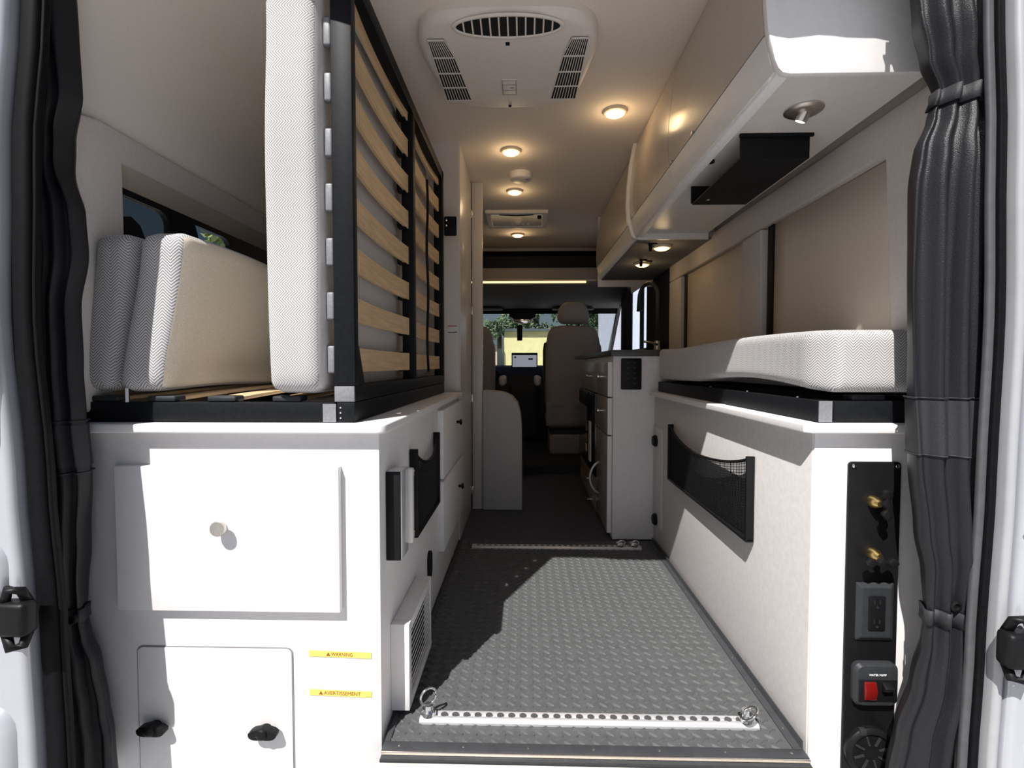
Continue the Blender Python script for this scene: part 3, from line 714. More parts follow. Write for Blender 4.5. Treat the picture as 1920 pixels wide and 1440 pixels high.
MB().soft(-0.540, -0.419, 1.032, 2.20, 0.741, 1.645, 0.030, (14, 30, 40), umf).build('cover', HERRS, um, smooth=True, second=(MATTBASE, lambda q: q.x > 0.8))

# ------------------------------------------------------------------ right cabinet, platform, bed and mattress
rc = thing('storage_cabinet', (0.74, 1.66, -0.1), 'white storage cabinet with black service panel, right of the aisle', 'cabinet')
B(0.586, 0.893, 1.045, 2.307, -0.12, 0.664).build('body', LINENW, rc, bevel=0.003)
B(0.589, 0.892, 1.042, 1.0455, -0.118, 0.662).build('end_panel', WHITE, rc, bevel=0.001)
ap = B(0.583, 0.5862, 2.165, 2.308, 0.09, 0.525).build('access_panel', LINENW, rc, bevel=0.001)
def half_knob(y, z):
    return MB().lathe([(0.026, 0), (0.026, -0.008), (0.020, -0.016), (0.006, -0.018)], (0.583, y, z), 'x', 24).build('knob', BLACKPL, ap, smooth='auto')
half_knob(2.262, 0.464); half_knob(2.252, 0.114)
rt_ = MB().prism([(0.893, 1.018), (0.572, 1.018), (0.560, 1.032), (0.560, 2.306), (0.893, 2.306)], 'z', 0.664, 0.682)
tag(rt_.build('bed_platform', WHITE, bevel=0.003, seg=3), 'white edge board on top of the right cabinet', 'platform')
rf = thing('bed_base_frame', (0.75, 1.66, 0.682), 'black steel bed base under the right mattress', 'bed frame')
B(0.600, 0.632, 1.052, 2.302, 0.683, 0.727).build('rail', BLACKMETAL, rf, bevel=0.002)
B(0.632, 0.868, 1.052, 1.078, 0.683, 0.727).build('rail', BLACKMETAL, rf, bevel=0.002)
B(0.632, 0.868, 2.272, 2.302, 0.683, 0.727).build('rail', BLACKMETAL, rf, bevel=0.002)
B(0.601, 0.6275, 1.0500, 1.0525, 0.684, 0.727).build('joint_plate', GREYCAP, rf)
for (x, y) in ((0.616, 1.16), (0.616, 1.42), (0.616, 1.70)):
    MB().lathe([(0.004, 0.727), (0.004, 0.730)], (x, y, 0), 'z', 12).build('bolt', CHROME, rf)
s0 = c0 = None
for k, x in enumerate((0.705, 0.815)):
    if s0 is None:
        s0 = slat_mesh(1.22, 0.055, 0.008, 0.004, 'z').xform(Matrix.Translation((x, 1.68, 0.722))).build('slat', BLACKPL, rf, smooth='auto')
        c0 = B(x - 0.034, x + 0.034, 1.056, 1.092, 0.7275, 0.740).build('slat_holder', GREYPL, rf, bevel=0.004, seg=3)
    else: copy_at(s0, (x - 0.705, 0, 0), rf); copy_at(c0, (x - 0.705, 0, 0), rf)
rm = thing('right_mattress', (0.72, 1.66, 0.745), 'pale herringbone mattress lying on the right bed base', 'mattress')
def rmf(p):
    t = (p[1] - 1.04) / 1.28; k = (p[2] - 0.745) / 0.125
    low = 0.022 * math.sin(math.pi * min(1, max(0, (t - 0.02) / 0.55))) - 0.0 * t if p[0] < 0.70 else 0
    low -= 0.008 * max(0, t - 0.55) / 0.45
    if p[0] > 0.70: low *= 0.4
    x = p[0]
    if p[0] < 0.66:  # chamfered front corner
        x += 0.0 + 0.035 * max(0, (1.10 - p[1]) / 0.07) * (0.66 - p[0]) / 0.07
        x += 0.012 * math.sin(t * 7.0 + 0.6) * (0.66 - p[0]) / 0.07
    return (x, p[1], p[2] + low * (1 - k) + 0.006 * k * math.sin(t * 6.5))
MB().soft(0.588, 0.842, 1.034, 2.303, 0.745, 0.872, 0.020, (20, 60, 12), rmf).build('cover', HERR, rm, smooth=True)

# black service panel on the right cabinet end
up_ = thing('service_panel', (0.707, 1.04, -0.1), 'tall black service panel with valves, outlet and red switch', 'panel')
MB().prism(rrect(0.655, 0.759, -0.115, 0.605, 0.008), 'y', 1.0355, 1.0425).build('plate', BLACKPL, up_, bevel=0.0015)
for (x, z) in ((0.664, 0.597), (0.750, 0.597)): MB().lathe([(0.0042, 1.0355), (0.0042, 1.033), (0.002, 1.0315)], (x, 0, z), 'y', 14).build('screw', CHROME, up_, smooth='auto')
def valve(x, z, rot):
    v = MB().lathe([(0.012, 1.0355), (0.012, 1.026), (0.009, 1.018), (0.006, 1.012)], (x, 0, z), 'y', 20).build('valve_stem', BRASS, up_, smooth='auto')
    h = MB(); out = []
    for i in range(21):
        t = -1 + 2 * i / 20; out.append((0.030 * t, 0.006 + 0.0035 * math.cos(t * 9)))
    for i in range(20, -1, -1):
        t = -1 + 2 * i / 20; out.append((0.030 * t, -0.006 - 0.0035 * math.cos(t * 9 + 0.6)))
    h.prism(out, 'y', -0.012, 0.0)
    h.xform(Matrix.Translation((x, 1.012, z)) @ Matrix.Rotation(rot, 4, 'Y') @ Matrix.Translation((0, 0, -0.008 if rot == 0 else 0.008)))
    h.build('valve_handle', BLACKPL, v, bevel=0.0015)
valve(0.703, 0.525, math.pi / 2); valve(0.705, 0.418, 0.0)
MB().rings([[(p[0], yy, p[1]) for p in rrect(0.673 + g, 0.748 - g, 0.240 + g, 0.359 - g, 0.003)] for yy, g in ((1.0356, 0), (1.0325, 0.0), (1.0265, 0.008), (1.026, 0.010))]).build('outlet_plate', GREYPL, up_)
ol = MB().prism(rrect(0.694, 0.727, 0.264, 0.335, 0.003), 'y', 1.0235, 1.0262).build('outlet', BLACKPL, up_, bevel=0.0008)
for zc in (0.320, 0.280):
    MB().box(0.7035, 0.7055, 1.0228, 1.0236, zc - 0.002, zc + 0.007).box(0.7145, 0.7165, 1.0228, 1.0236, zc - 0.002, zc + 0.007).lathe([(0.0028, 1.0236), (0.0028, 1.0228)], (0.7105, 0, zc - 0.008), 'y', 12).build('socket_slots', DARKHOLE, ol)
sw = MB().rings([[(p[0], yy, p[1]) for p in rrect(0.668 + g, 0.756 - g, 0.108 + g, 0.196 - g, 0.014)] for yy, g in ((1.0356, 0), (1.026, 0.0), (1.020, 0.004), (1.0185, 0.010))]).build('switch_housing', GREYPL, up_, smooth='auto')
B(0.674, 0.750, 1.0165, 1.019, 0.122, 0.166).build('switch_bezel', BLACKPL, sw, bevel=0.001)
MB().prism([(1.018, 0.126), (1.0125, 0.127), (1.010, 0.146), (1.0145, 0.162), (1.018, 0.163)], 'x', 0.683, 0.707).build('rocker', REDPL, sw, bevel=0.0012)['label'] = 'translucent red rocker switch'
MB().prism([(1.018, 0.140), (1.004, 0.151), (1.004, 0.156), (1.018, 0.163)], 'x', 0.718, 0.736).build('breaker_lever', BLACKPL, sw, bevel=0.001)
text_part('WATER PUMP', 0.0056, FACE_BACK(0.711, 1.0182, 0.1755), WHITEINK, sw)
g_ = MB().lathe([(0.050, 1.0356), (0.050, 1.026), (0.046, 1.022), (0.040, 1.0205), (0.0395, 1.024), (0.010, 1.024)], (0.706, 0, 0.010), 'y', 40).build('round_cap', BLACKPL, up_, smooth='auto')
for k in range(8):
    q = 2 * math.pi * k / 8 + 0.3
    MB().box(-0.010, 0.010, 1.0215, 1.0245, -0.002, 0.002).xform(Matrix.Translation((0.706 + 0.026 * math.cos(q), 0, 0.010 + 0.026 * math.sin(q))) @ Matrix.Rotation(-q, 4, 'Y')).build('grip_rib', GREYPL, g_)
MB().box(0.682, 0.694, 1.020, 1.030, 0.048, 0.060).build('hinge_tab', GREYPL, g_, bevel=0.001)

# ------------------------------------------------------------------ tall wardrobe and low partition on the left
wd = thing('wardrobe', (-0.62, 2.54, -0.005), 'tall pale wardrobe beyond the folded bed, reaching the ceiling', 'wardrobe')
B(-0.955, -0.300, 2.297, 2.79, -0.004, 1.80).build('body', WARD, wd, bevel=0.002)
B(-0.301, -0.2955, 2.305, 2.775, 0.10, 1.795).build('door', WARD, wd, bevel=0.001)
B(-0.2965, -0.2945, 2.776, 2.781, 0.02, 1.795).build('edge_gap', DARKHOLE, wd)
for z in (1.62, 1.10, 0.62, 0.11):
    MB().box(-0.2955, -0.290, 2.765, 2.790, z - 0.022, z + 0.022).cyl((-0.289, 2.779, z - 0.025), (-0.289, 2.779, z + 0.025), 0.004, n=10).build('hinge', NICKEL, wd, bevel=0.0008)
lb = B(-0.352, -0.306, 2.2958, 2.2972, 0.945, 0.985).build('notice_label', PAPER, wd)
for z in (0.948, 0.976): B(-0.350, -0.310, 2.2954, 2.2959, z, z + 0.004).build('printed_line', REDINK if z > 0.95 else BLACKPL, lb)
tag(B(-0.2945, -0.236, 2.80, 2.835, -0.003, 1.798).build('folding_door', WARD, bevel=0.003), 'narrow folded door leaf standing beside the wardrobe', 'door')
pt_ = [(-0.2355, -0.003), (-0.016, -0.003), (-0.018, 0.45), (-0.024, 0.53), (-0.040, 0.59), (-0.072, 0.628), (-0.115, 0.648), (-0.16, 0.655), (-0.2355, 0.662)]
tag(MB().prism(pt_, 'y', 2.78, 2.93).build('partition', mat('grey_partition_laminate', (0.45, 0.44, 0.445), 0.5, noise=(60, 0.03)), bevel=0.006, seg=3), 'low rounded partition behind the driver seat', 'partition')

# ------------------------------------------------------------------ galley on the right
gl_ = thing('galley_cabinet', (0.63, 2.95, 0.0), 'kitchen cabinet with dark oven and drawers along the aisle', 'cabinet')
B(0.400, 0.858, 2.316, 3.52, 0.0, 0.842).build('body', mat('galley_white_laminate', (0.74, 0.725, 0.725), 0.45, noise=(60, 0.03)), gl_, bevel=0.002)
def gfront(name, y0, y1, z0, z1, knob=None, m=GALLEY):
    o = B(0.381, 0.3995, y0, y1, z0, z1).build(name, m, gl_, bevel=0.0012)
    if knob: MB().lathe([(0.005, 0), (0.005, -0.016), (0.010, -0.019), (0.010, -0.028), (0.004, -0.030)], (0.381, knob[0], knob[1]), 'x', 16).build('knob', CHROME, o, smooth='auto')
    return o
gfront('drawer', 2.352, 2.715, 0.655, 0.815, (2.50, 0.745)); gfront('drawer', 2.352, 2.715, 0.478, 0.648, (2.50, 0.578))
gd = gfront('cupboard_door', 2.352, 2.715, 0.02, 0.471)
for (a, b) in ((0.655, 0.815), (0.478, 0.648), (0.02, 0.471)): B(0.3805, 0.3998, 2.346, 2.3515, a, b).build('edge_band', WHITE, gl_)
MB().tube([(0.381, 2.60, 0.305)] + [(0.381 - 0.048 * math.sin(math.pi * k / 12) ** 0.6, 2.60, 0.305 - 0.165 * k / 12) for k in range(1, 12)] + [(0.381, 2.60, 0.14)], 0.0065, 8).build('bow_handle', ALU, gd, smooth=True)
gfront('drawer', 2.722, 3.49, 0.655, 0.815, (2.95, 0.738))
ov = B(0.372, 0.3995, 2.722, 3.49, 0.20, 0.648).build('oven', BLACKGL, gl_, bevel=0.003)
B(0.368, 0.3725, 2.74, 3.47, 0.555, 0.635).build('oven_fascia', BLACKPL, ov, bevel=0.001)
B(0.365, 0.3722, 2.86, 2.93, 0.255, 0.48).build('paper_notice', PAPER, ov)
for k, z in enumerate((0.29, 0.35, 0.41)): B(0.3645, 0.3652, 2.985, 3.06, z, z + 0.045).build('print_patch', (PAPER, BRASS, GREYCAP)[k], ov)
gfront('drawer', 2.722, 3.49, 0.105, 0.193, (2.90, 0.150)); gfront('drawer', 2.722, 3.49, 0.01, 0.098, (2.88, 0.035))
kp = MB().prism(rrect(0.434, 0.526, 0.690, 0.832, 0.006), 'y', 2.3085, 2.3165).build('control_panel', BLACKPL, gl_, bevel=0.001)
k0 = None
for r_ in range(5):
    for c_ in range(2):
        x, z = 0.466 + c_ * 0.028, 0.812 - r_ * 0.0235
        if k0 is None: k0 = MB().prism(rrect(x - 0.006, x + 0.006, z - 0.005, z + 0.005, 0.002), 'y', 2.3075, 2.3086).build('button', GREYPL, kp)
        else: copy_at(k0, (0.028 * c_, 0, -0.0235 * r_), kp)
ct = MB().prism([(0.388, 2.308), (0.858, 2.308), (0.858, 3.53), (0.388, 3.53)], 'z', 0.842, 0.870)
tag(ct.build('worktop', COUNTER, bevel=0.004), 'dark stone patterned worktop on the galley cabinet', 'worktop')
fs_ = thing('flip_shelf', (0.5, 3.66, 0.84), 'small dark flip up shelf at the far end of the worktop', 'shelf')
B(0.372, 0.78, 3.535, 3.84, 0.846, 0.868).build('board', COUNTER, fs_, bevel=0.003)
B(0.45, 0.62, 3.56, 3.76, 0.8685, 0.885).build('tray', GREYCAP, fs_, bevel=0.004)
fa = thing('faucet', (0.70, 2.70, 0.87), 'tall bronze gooseneck faucet on the dark worktop', 'faucet')
pth = [(0.70, 2.72, 0.905), (0.70, 2.72, 1.17)] + [(0.70 - 0.055 * (1 - math.cos(q)) * 0.6, 2.72 + 0.075 * (1 - math.cos(q)) * 0.9, 1.17 + 0.075 * math.sin(q)) for q in [math.pi * k / 12 for k in range(1, 13)]]
pth += [(pth[-1][0] - 0.003, pth[-1][1] + 0.004, 1.10)]
MB().tube(pth, 0.0105, 10).build('spout', SEATEDGE, fa, smooth=True)
MB().lathe([(0.026, 0.870), (0.026, 0.877), (0.016, 0.885), (0.015, 0.93)], (0.70, 2.72, 0), 'z', 18).build('base', NICKEL, fa, smooth='auto')
MB().tube([(0.70, 2.705, 0.91), (0.66, 2.69, 0.92), (0.62, 2.68, 0.925)], 0.006, 8).build('lever', NICKEL, fa, smooth=True)
# dark curtains at the sliding door
def side_curtain(y0, y1, label):
    c = thing('side_curtain', (0.86, (y0 + y1) / 2, 0.875), label, 'curtain')
    MB().sheet(lambda u, v: (0.872 + 0.011 * math.sin(u * (y1 - y0) * 90), y0 + (y1 - y0) * (u if v > 0.3 else u), 0.875 + 0.58 * v), 60, 6).build('cloth', DARKCURT, c, smooth=True, thick=0.002)
    return c
side_curtain(3.06, 3.66, 'dark curtain right of the bright sliding door window')
side_curtain(4.20, 4.60, 'dark curtain left of the bright sliding door window')
sbt = thing('seat_belt', (0.74, 3.80, 0.872), 'dark seat belt with bright buckle hanging left of the window', 'seat belt')
MB().prism([(0.728, 0.90), (0.752, 0.90), (0.748, 1.22), (0.732, 1.22)], 'y', 3.80, 3.803).build('strap', BLACKPL, sbt)
B(0.728, 0.752, 3.795, 3.808, 0.8705, 0.90).build('buckle', BRASS, sbt, bevel=0.003)

# ------------------------------------------------------------------ overhead cabinets on the right
OP = [(0.52, 1.372), (0.505, 1.375), (0.496, 1.384), (0.490, 1.398), (0.482, 1.428), (0.475, 1.456), (0.4695, 1.515), (0.472, 1.60), (0.483, 1.71), (0.500, 1.799)]
def face_between(zlo, zhi, off):
    """front profile points between two heights, moved off the carcass"""
    pts = []; P = OP[::1]
    zs = sorted({zlo, zhi} | {z for _, z in P if zlo < z < zhi})
    for z in zs:
        for (x0, z0), (x1, z1) in zip(P, P[1:]):
            if z0 <= z <= z1: pts.append((x0 + (x1 - x0) * (z - z0) / (z1 - z0) - off, z)); break
    return pts
def front_strip(y0, y1, zlo, zhi, t=0.010, off=0.0):
    a = face_between(zlo, zhi, off); b = [(x + t, z) for x, z in a]
    return MB().prism(a + b[::-1], 'y', y0, y1)
oc = thing('overhead_cabinet', (0.65, 1.68, 1.37), 'long overhead cabinet above the right mattress', 'cabinet')
endp = OP + [(0.83, 1.799), (0.835, 1.60), (0.80, 1.372)]
MB().prism(endp, 'y', 1.030, 1.046).build('end_panel', WHITE, oc, bevel=0.0015)
MB().prism([(x + 0.010, z) for x, z in OP if z > 1.405] + [(0.83, 1.799), (0.835, 1.60), (0.81, 1.405), (0.5, 1.405)], 'y', 1.046, 2.33).build('carcass', CABGLOSS, oc)
B(0.515, 0.815, 1.046, 2.33, 1.392, 1.406).build('underside', FASCIA, oc)
MB().prism([(0.500, 1.378), (0.523, 1.374), (0.523, 1.393), (0.495, 1.393)], 'y', 1.046, 2.33).build('lip', WHITE, oc, bevel=0.001)
for (a, b) in ((1.048, 1.712), (1.716, 2.332)):
    front_strip(a, b, 1.385, 1.4545).build('fascia', FASCIA, oc, smooth='auto')
    d = front_strip(a, b, 1.458, 1.794, t=0.009).build('flap_door', CABGLOSS, oc, smooth='auto')
    yk = a + 0.30
    for yy in (a + 0.42, b - 0.04): B(0.470, 0.476, yy, yy + 0.012, 1.4545, 1.462).build('hinge_pin', NICKEL, d)
# rib at the far end of the long cabinet and cross panel below
rb = [(x - 0.014, z) for x, z in OP]
MB().prism(rb + [(x + 0.026, z) for x, z in OP[::-1]], 'y', 2.332, 2.352).build('curved_rib', FASCIA, oc, smooth='auto')
B(0.505, 0.82, 2.315, 2.331, 1.366, 1.405).build('cross_panel', FASCIA, oc, bevel=0.002)
of = thing('overhead_cabinet', (0.65, 2.9, 1.37), 'overhead cabinet above the galley with two round lamps beneath', 'cabinet')
MB().prism([(x + 0.016, z) for x, z in OP if z > 1.38] + [(0.84, 1.799), (0.86, 1.60), (0.86, 1.384), (0.52, 1.384)], 'y', 2.353, 3.46).build('carcass', CABGLOSS, of)
B(0.516, 0.85, 2.353, 3.46, 1.374, 1.385).build('underside', HEADL, of)
for (a, b) in ((2.354, 2.86), (2.864, 3.455)):
    front_strip(a, b, 1.378, 1.4545, off=-0.006).build('fascia', FASCIA, of, smooth='auto')
    front_strip(a, b, 1.458, 1.794, t=0.009, off=-0.006).build('flap_door', CABGLOSS, of, smooth='auto')
B(0.49, 0.86, 3.462, 3.475, 1.33, 1.799).build('end_panel', FASCIA, of, bevel=0.003)

# TV bracket
tvb = thing('screen_bracket', (0.64, 1.52, 1.33), 'black folded steel screen bracket under the long overhead cabinet', 'bracket')
B(0.552, 0.727, 1.338, 1.343, 1.331, 1.391).build('near_plate', BLACKMETAL, tvb)
B(0.548, 0.734, 1.330, 1.338, 1.384, 1.3915).build('flange', BLACKMETAL, tvb)
B(0.552, 0.727, 1.343, 1.715, 1.331, 1.336).build('tray', BLACKMETAL, tvb)
B(0.548, 0.727, 1.712, 1.717, 1.336, 1.391).build('far_plate', BLACKMETAL, tvb)
B(0.70, 0.727, 1.343, 1.712, 1.336, 1.391).build('side_plate', BLACKMETAL, tvb)
MB().lathe([(0.010, 1.391), (0.010, 1.384), (0.005, 1.382)], (0.535, 1.50, 0), 'z', 16).build('stud', BLACKPL, tvb, smooth='auto')
MB().lathe([(0.006, 1.331), (0.006, 1.329)], (0.585, 1.66, 0), 'z', 12).build('screw', CHROME, tvb)

# ------------------------------------------------------------------ lamps, detector, vent, air conditioner
def puck(x, y, z, r, label, power=0.45):
    p = thing('puck_lamp', (x, y, z - 0.02), label, 'lamp', 'round warm lamps overhead')
    MB().lathe([(r, z - 0.0005), (r, z - 0.006), (r * 0.93, z - 0.012), (r * 0.80, z - 0.014), (r * 0.79, z - 0.010)], (x, y, 0), 'z', 32).build('rim', LAMPRIM, p, smooth='auto')
    MB().lathe([(r * 0.79, z - 0.009), (r * 0.75, z - 0.016), (r * 0.55, z - 0.021), (r * 0.2, z - 0.023)], (x, y, 0), 'z', 32).build('diffuser', LAMP, p, smooth='auto')
    ld = bpy.data.lights.new('bulb', 'POINT'); ld.energy = power; ld.color = (1.0, 0.70, 0.38); ld.shadow_soft_size = 0.03
    lo = bpy.data.objects.new('bulb', ld); COL.objects.link(lo); lo.parent = p; lo.location = (0, 0, -0.03)
    return p
puck(0.351, 2.037, ZC, 0.047, 'round warm ceiling lamp nearest the long overhead cabinet')
puck(-0.068, 2.391, ZC, 0.047, 'round warm ceiling lamp just before the smoke detector')
puck(-0.062, 2.936, ZC, 0.047, 'round warm ceiling lamp just beyond the smoke detector')
puck(-0.059, 3.90, ZC, 0.050, 'farthest round warm ceiling lamp beyond the roof vent')
puck(0.655, 2.475, 1.374, 0.045, 'nearer warm lamp under the galley cabinet', 0.2)
puck(0.655, 2.88, 1.374, 0.045, 'farther warm lamp under the galley cabinet', 0.2)
for (x, y, lab) in ((0.60, 2.43, 'black catch before the nearer galley lamp'), (0.64, 2.80, 'black catch before the farther galley lamp')):
    t = thing('cabinet_catch', (x, y, 1.35), lab, 'catch')
    MB().box(x - 0.02, x + 0.02, y - 0.012, y + 0.012, 1.366, 1.374).box(x - 0.018, x - 0.004, y - 0.010, y + 0.006, 1.338, 1.366).build('body', BLACKPL, t, bevel=0.002)
    B(x + 0.0, x + 0.055, y + 0.016, y + 0.03, 1.368, 1.374).build('plate', BLACKPL, t)
sp = thing('spotlight', (0.643, 1.212, 1.37), 'nickel gimbal spotlight under the near end of the overhead cabinet', 'lamp')
MB().lathe([(0.042, 1.3919), (0.042, 1.388), (0.036, 1.384), (0.024, 1.382)], (0.643, 1.212, 0), 'z', 32).build('plate', NICKEL, sp, smooth='auto')
M = Matrix.Translation((0.645, 1.214, 1.384)) @ Matrix.Rotation(math.radians(24), 4, 'X') @ Matrix.Rotation(math.radians(16), 4, 'Y')
hb = MB().lathe([(0.013, 0.006), (0.014, -0.012), (0.012, -0.018)], (0, 0, 0), 'z', 20).xform(M).build('barrel', NICKEL, sp, smooth='auto')
MB().lathe([(0.0105, -0.0178), (0.010, -0.0195)], (0, 0, 0), 'z', 16).xform(M).build('lens', mat('warm_spot_lens', (1, 0.9, 0.7), 0.3, emit=((1.0, 0.80, 0.50), 3.0)), hb)
sd = thing('smoke_detector', (-0.026, 2.68, 1.76), 'round white smoke detector between two ceiling lamps', 'detector')
MB().lathe([(0.060, 1.7995), (0.060, 1.785), (0.055, 1.768), (0.045, 1.762), (0.010, 1.761)], (-0.026, 2.68, 0), 'z', 32).build('case', ACW, sd, smooth='auto')
B(0.0, 0.015, 2.655, 2.67, 1.7605, 1.764).build('test_button', GREYCAP, sd, bevel=0.001)
rv_ = thing('roof_vent', (-0.06, 3.47, 1.77), 'square roof vent with smoked lid, farther along the ceiling', 'vent')
vx0, vx1, vy0, vy1 = -0.262, 0.146, 3.29, 3.66
MB().box(vx0, vx1, vy0, vy0 + 0.035, 1.776, 1.7995).box(vx0, vx1, vy1 - 0.035, vy1, 1.776, 1.7995).box(vx0, vx0 + 0.035, vy0 + 0.035, vy1 - 0.035, 1.776, 1.7995).box(vx1 - 0.035, vx1, vy0 + 0.035, vy1 - 0.035, 1.776, 1.7995).build('frame', ACW, rv_, bevel=0.006, seg=3)
B(vx0 + 0.03, vx1 - 0.03, vy0 + 0.03, vy1 - 0.03, 1.786, 1.792).build('lid', VENTGL, rv_)
MB().lathe([(0.014, 1.776), (0.014, 1.758), (0.006, 1.754)], (vx1 - 0.055, vy0 + 0.06, 0), 'z', 16).build('knob', BLACKPL, rv_, smooth='auto')
MB().tube([(-0.17 + 0.22 * k / 12, vy0 + 0.045 + 0.022 * math.sin(math.pi * k / 12), 1.782) for k in range(13)], 0.006, 8).build('bow_arm', BLACKPL, rv_, smooth=True)
for k in range(4): B(-0.10 + k * 0.035, -0.078 + k * 0.035, 3.56, 3.575, 1.783, 1.7865).build('logo_mark', WHITEINK, rv_)

ac = thing('air_conditioner', (-0.052, 1.66, 1.73), 'large white ceiling air conditioner with slatted grilles', 'air conditioner')
def ac_ring(sc, z, n=64):
    out = []
    for k in range(n):
        q = 2 * math.pi * k / n; c, s_ = math.cos(q), math.sin(q)
        x = 0.262 * math.copysign(abs(c) ** 0.45, c); y = 0.250 * math.copysign(abs(s_) ** 0.55, s_)
        x *= 1 - 0.13 * max(-0.3, y / 0.250) ; x *= sc; y *= sc
        out.append((-0.052 + x, 1.668 + y, z + (0.030 * max(0, (-y / 0.262 - 0.52)) if z < 1.77 else 0)))
    return out
MB().rings([ac_ring(1.0, 1.7995), ac_ring(1.0, 1.778), ac_ring(0.985, 1.762), ac_ring(0.955, 1.752), ac_ring(0.91, 1.748), ac_ring(0.55, 1.7475), ac_ring(0.05, 1.7475)]).build('shroud', ACW, ac, smooth='auto')
# oval outlet at the rear edge
slot = []
oc_ = MB(); cx, cy, zz = -0.050, 1.462, 1.7497
def slope_z(y): return 1.7478 + 0.030 * max(0, (-(y - 1.662) / 0.262 - 0.52)) - 0.0012
def oval(a, b, n=40): return [(cx + a * math.cos(2 * math.pi * k / n), cy + b * math.sin(2 * math.pi * k / n)) for k in range(n)]
def on_slope(pts, dz): return [(x, y, slope_z(y) + dz) for x, y in pts]
MB().rings([on_slope(oval(0.150, 0.038), 0.0004), on_slope(oval(0.150, 0.038), -0.0004)]).build('outlet_recess', DARKHOLE, ac)
rim_out = on_slope(oval(0.160, 0.046), 0.001); rim_mid = on_slope(oval(0.156, 0.043), -0.004); rim_in = on_slope(oval(0.148, 0.037), -0.003); rim_in2 = on_slope(oval(0.147, 0.036), 0.001)
MB().rings([rim_out, rim_mid, rim_in, rim_in2], cap=False).build('outlet_rim', ACW, ac, smooth=True)
for k in range(11):
    x = cx - 0.125 + k * 0.025; hb_ = 0.037 * math.sqrt(max(0, 1 - ((x - cx) / 0.15) ** 2))
    MB().add([(x - 0.0022, cy - hb_, slope_z(cy - hb_) - 0.0035), (x + 0.0022, cy - hb_, slope_z(cy - hb_) - 0.0035), (x + 0.0022, cy + hb_, slope_z(cy + hb_) - 0.0035), (x - 0.0022, cy + hb_, slope_z(cy + hb_) - 0.0035),
              (x - 0.0022, cy - hb_, slope_z(cy - hb_)), (x + 0.0022, cy - hb_, slope_z(cy - hb_)), (x + 0.0022, cy + hb_, slope_z(cy + hb_)), (x - 0.0022, cy + hb_, slope_z(cy + hb_))],
             [(0, 3, 2, 1), (4, 5, 6, 7), (0, 1, 5, 4), (1, 2, 6, 5), (2, 3, 7, 6), (3, 0, 4, 7)]).build('fin', ACW, ac)
# side intake grilles
for sx in (-1, 1):
    def gx(t, y):   # t 0..1 from the outer to the inner edge
        f = (y - 1.50) / 0.34
        outer = 0.234 - 0.006 * f; inner = 0.176 - 0.036 * f
        if f < 0.25: inner += 0.012 * (0.25 - f) / 0.25
        return -0.052 + sx * (outer + (inner - outer) * t)
    n = 12; ys = [1.505 + 0.335 * k / n for k in range(n + 1)]
    low = [(gx(0, y), y, 1.7462) for y in ys] + [(gx(1, y), y, 1.7462) for y in ys[::-1]]
    gr = MB().rings([low, [(x, y, 1.7485) for x, y, z in low]]).build('intake_grille', DARKHOLE, ac)
    for k in range(10):
        t = k / 9
        MB().rings([[(gx(t, y) - 0.0011, y, 1.7445), (gx(t, y) + 0.0011, y, 1.7445), (gx(t, y) + 0.0011, y, 1.7465), (gx(t, y) - 0.0011, y, 1.7465)] for y in ys]).build('bar', ACW, gr)
    for k in range(5):
        y = 1.505 + 0.335 * k / 4
        B(*sorted((gx(0, y), gx(1, y))), y - 0.0022, y + 0.0022, 1.7434, 1.7465).build('bar', ACW, gr)
dp = B(-0.080, -0.030, 1.715, 1.805, 1.7450, 1.7478).build('display', ACW, ac, bevel=0.001)
for y in (1.716, 1.742, 1.776, 1.803): B(-0.079, -0.031, y, y + 0.002, 1.7443, 1.7452).build('display_line', GREYINK, dp)
for x in (-0.079, -0.033): B(x, x + 0.002, 1.716, 1.805, 1.7443, 1.7452).build('display_line', GREYINK, dp)
B(-0.052, -0.040, 1.758, 1.764, 1.7443, 1.7452).build('display_mark', GREYINK, dp)
B(-0.059, -0.047, 1.522, 1.534, 1.7452, 1.7482).build('sensor', BLACKPL, ac)
MB().lathe([(0.006, 1.7482), (0.006, 1.7450)], (-0.057, 1.886, 0), 'z', 12).build('screw', BLACKPL, ac)

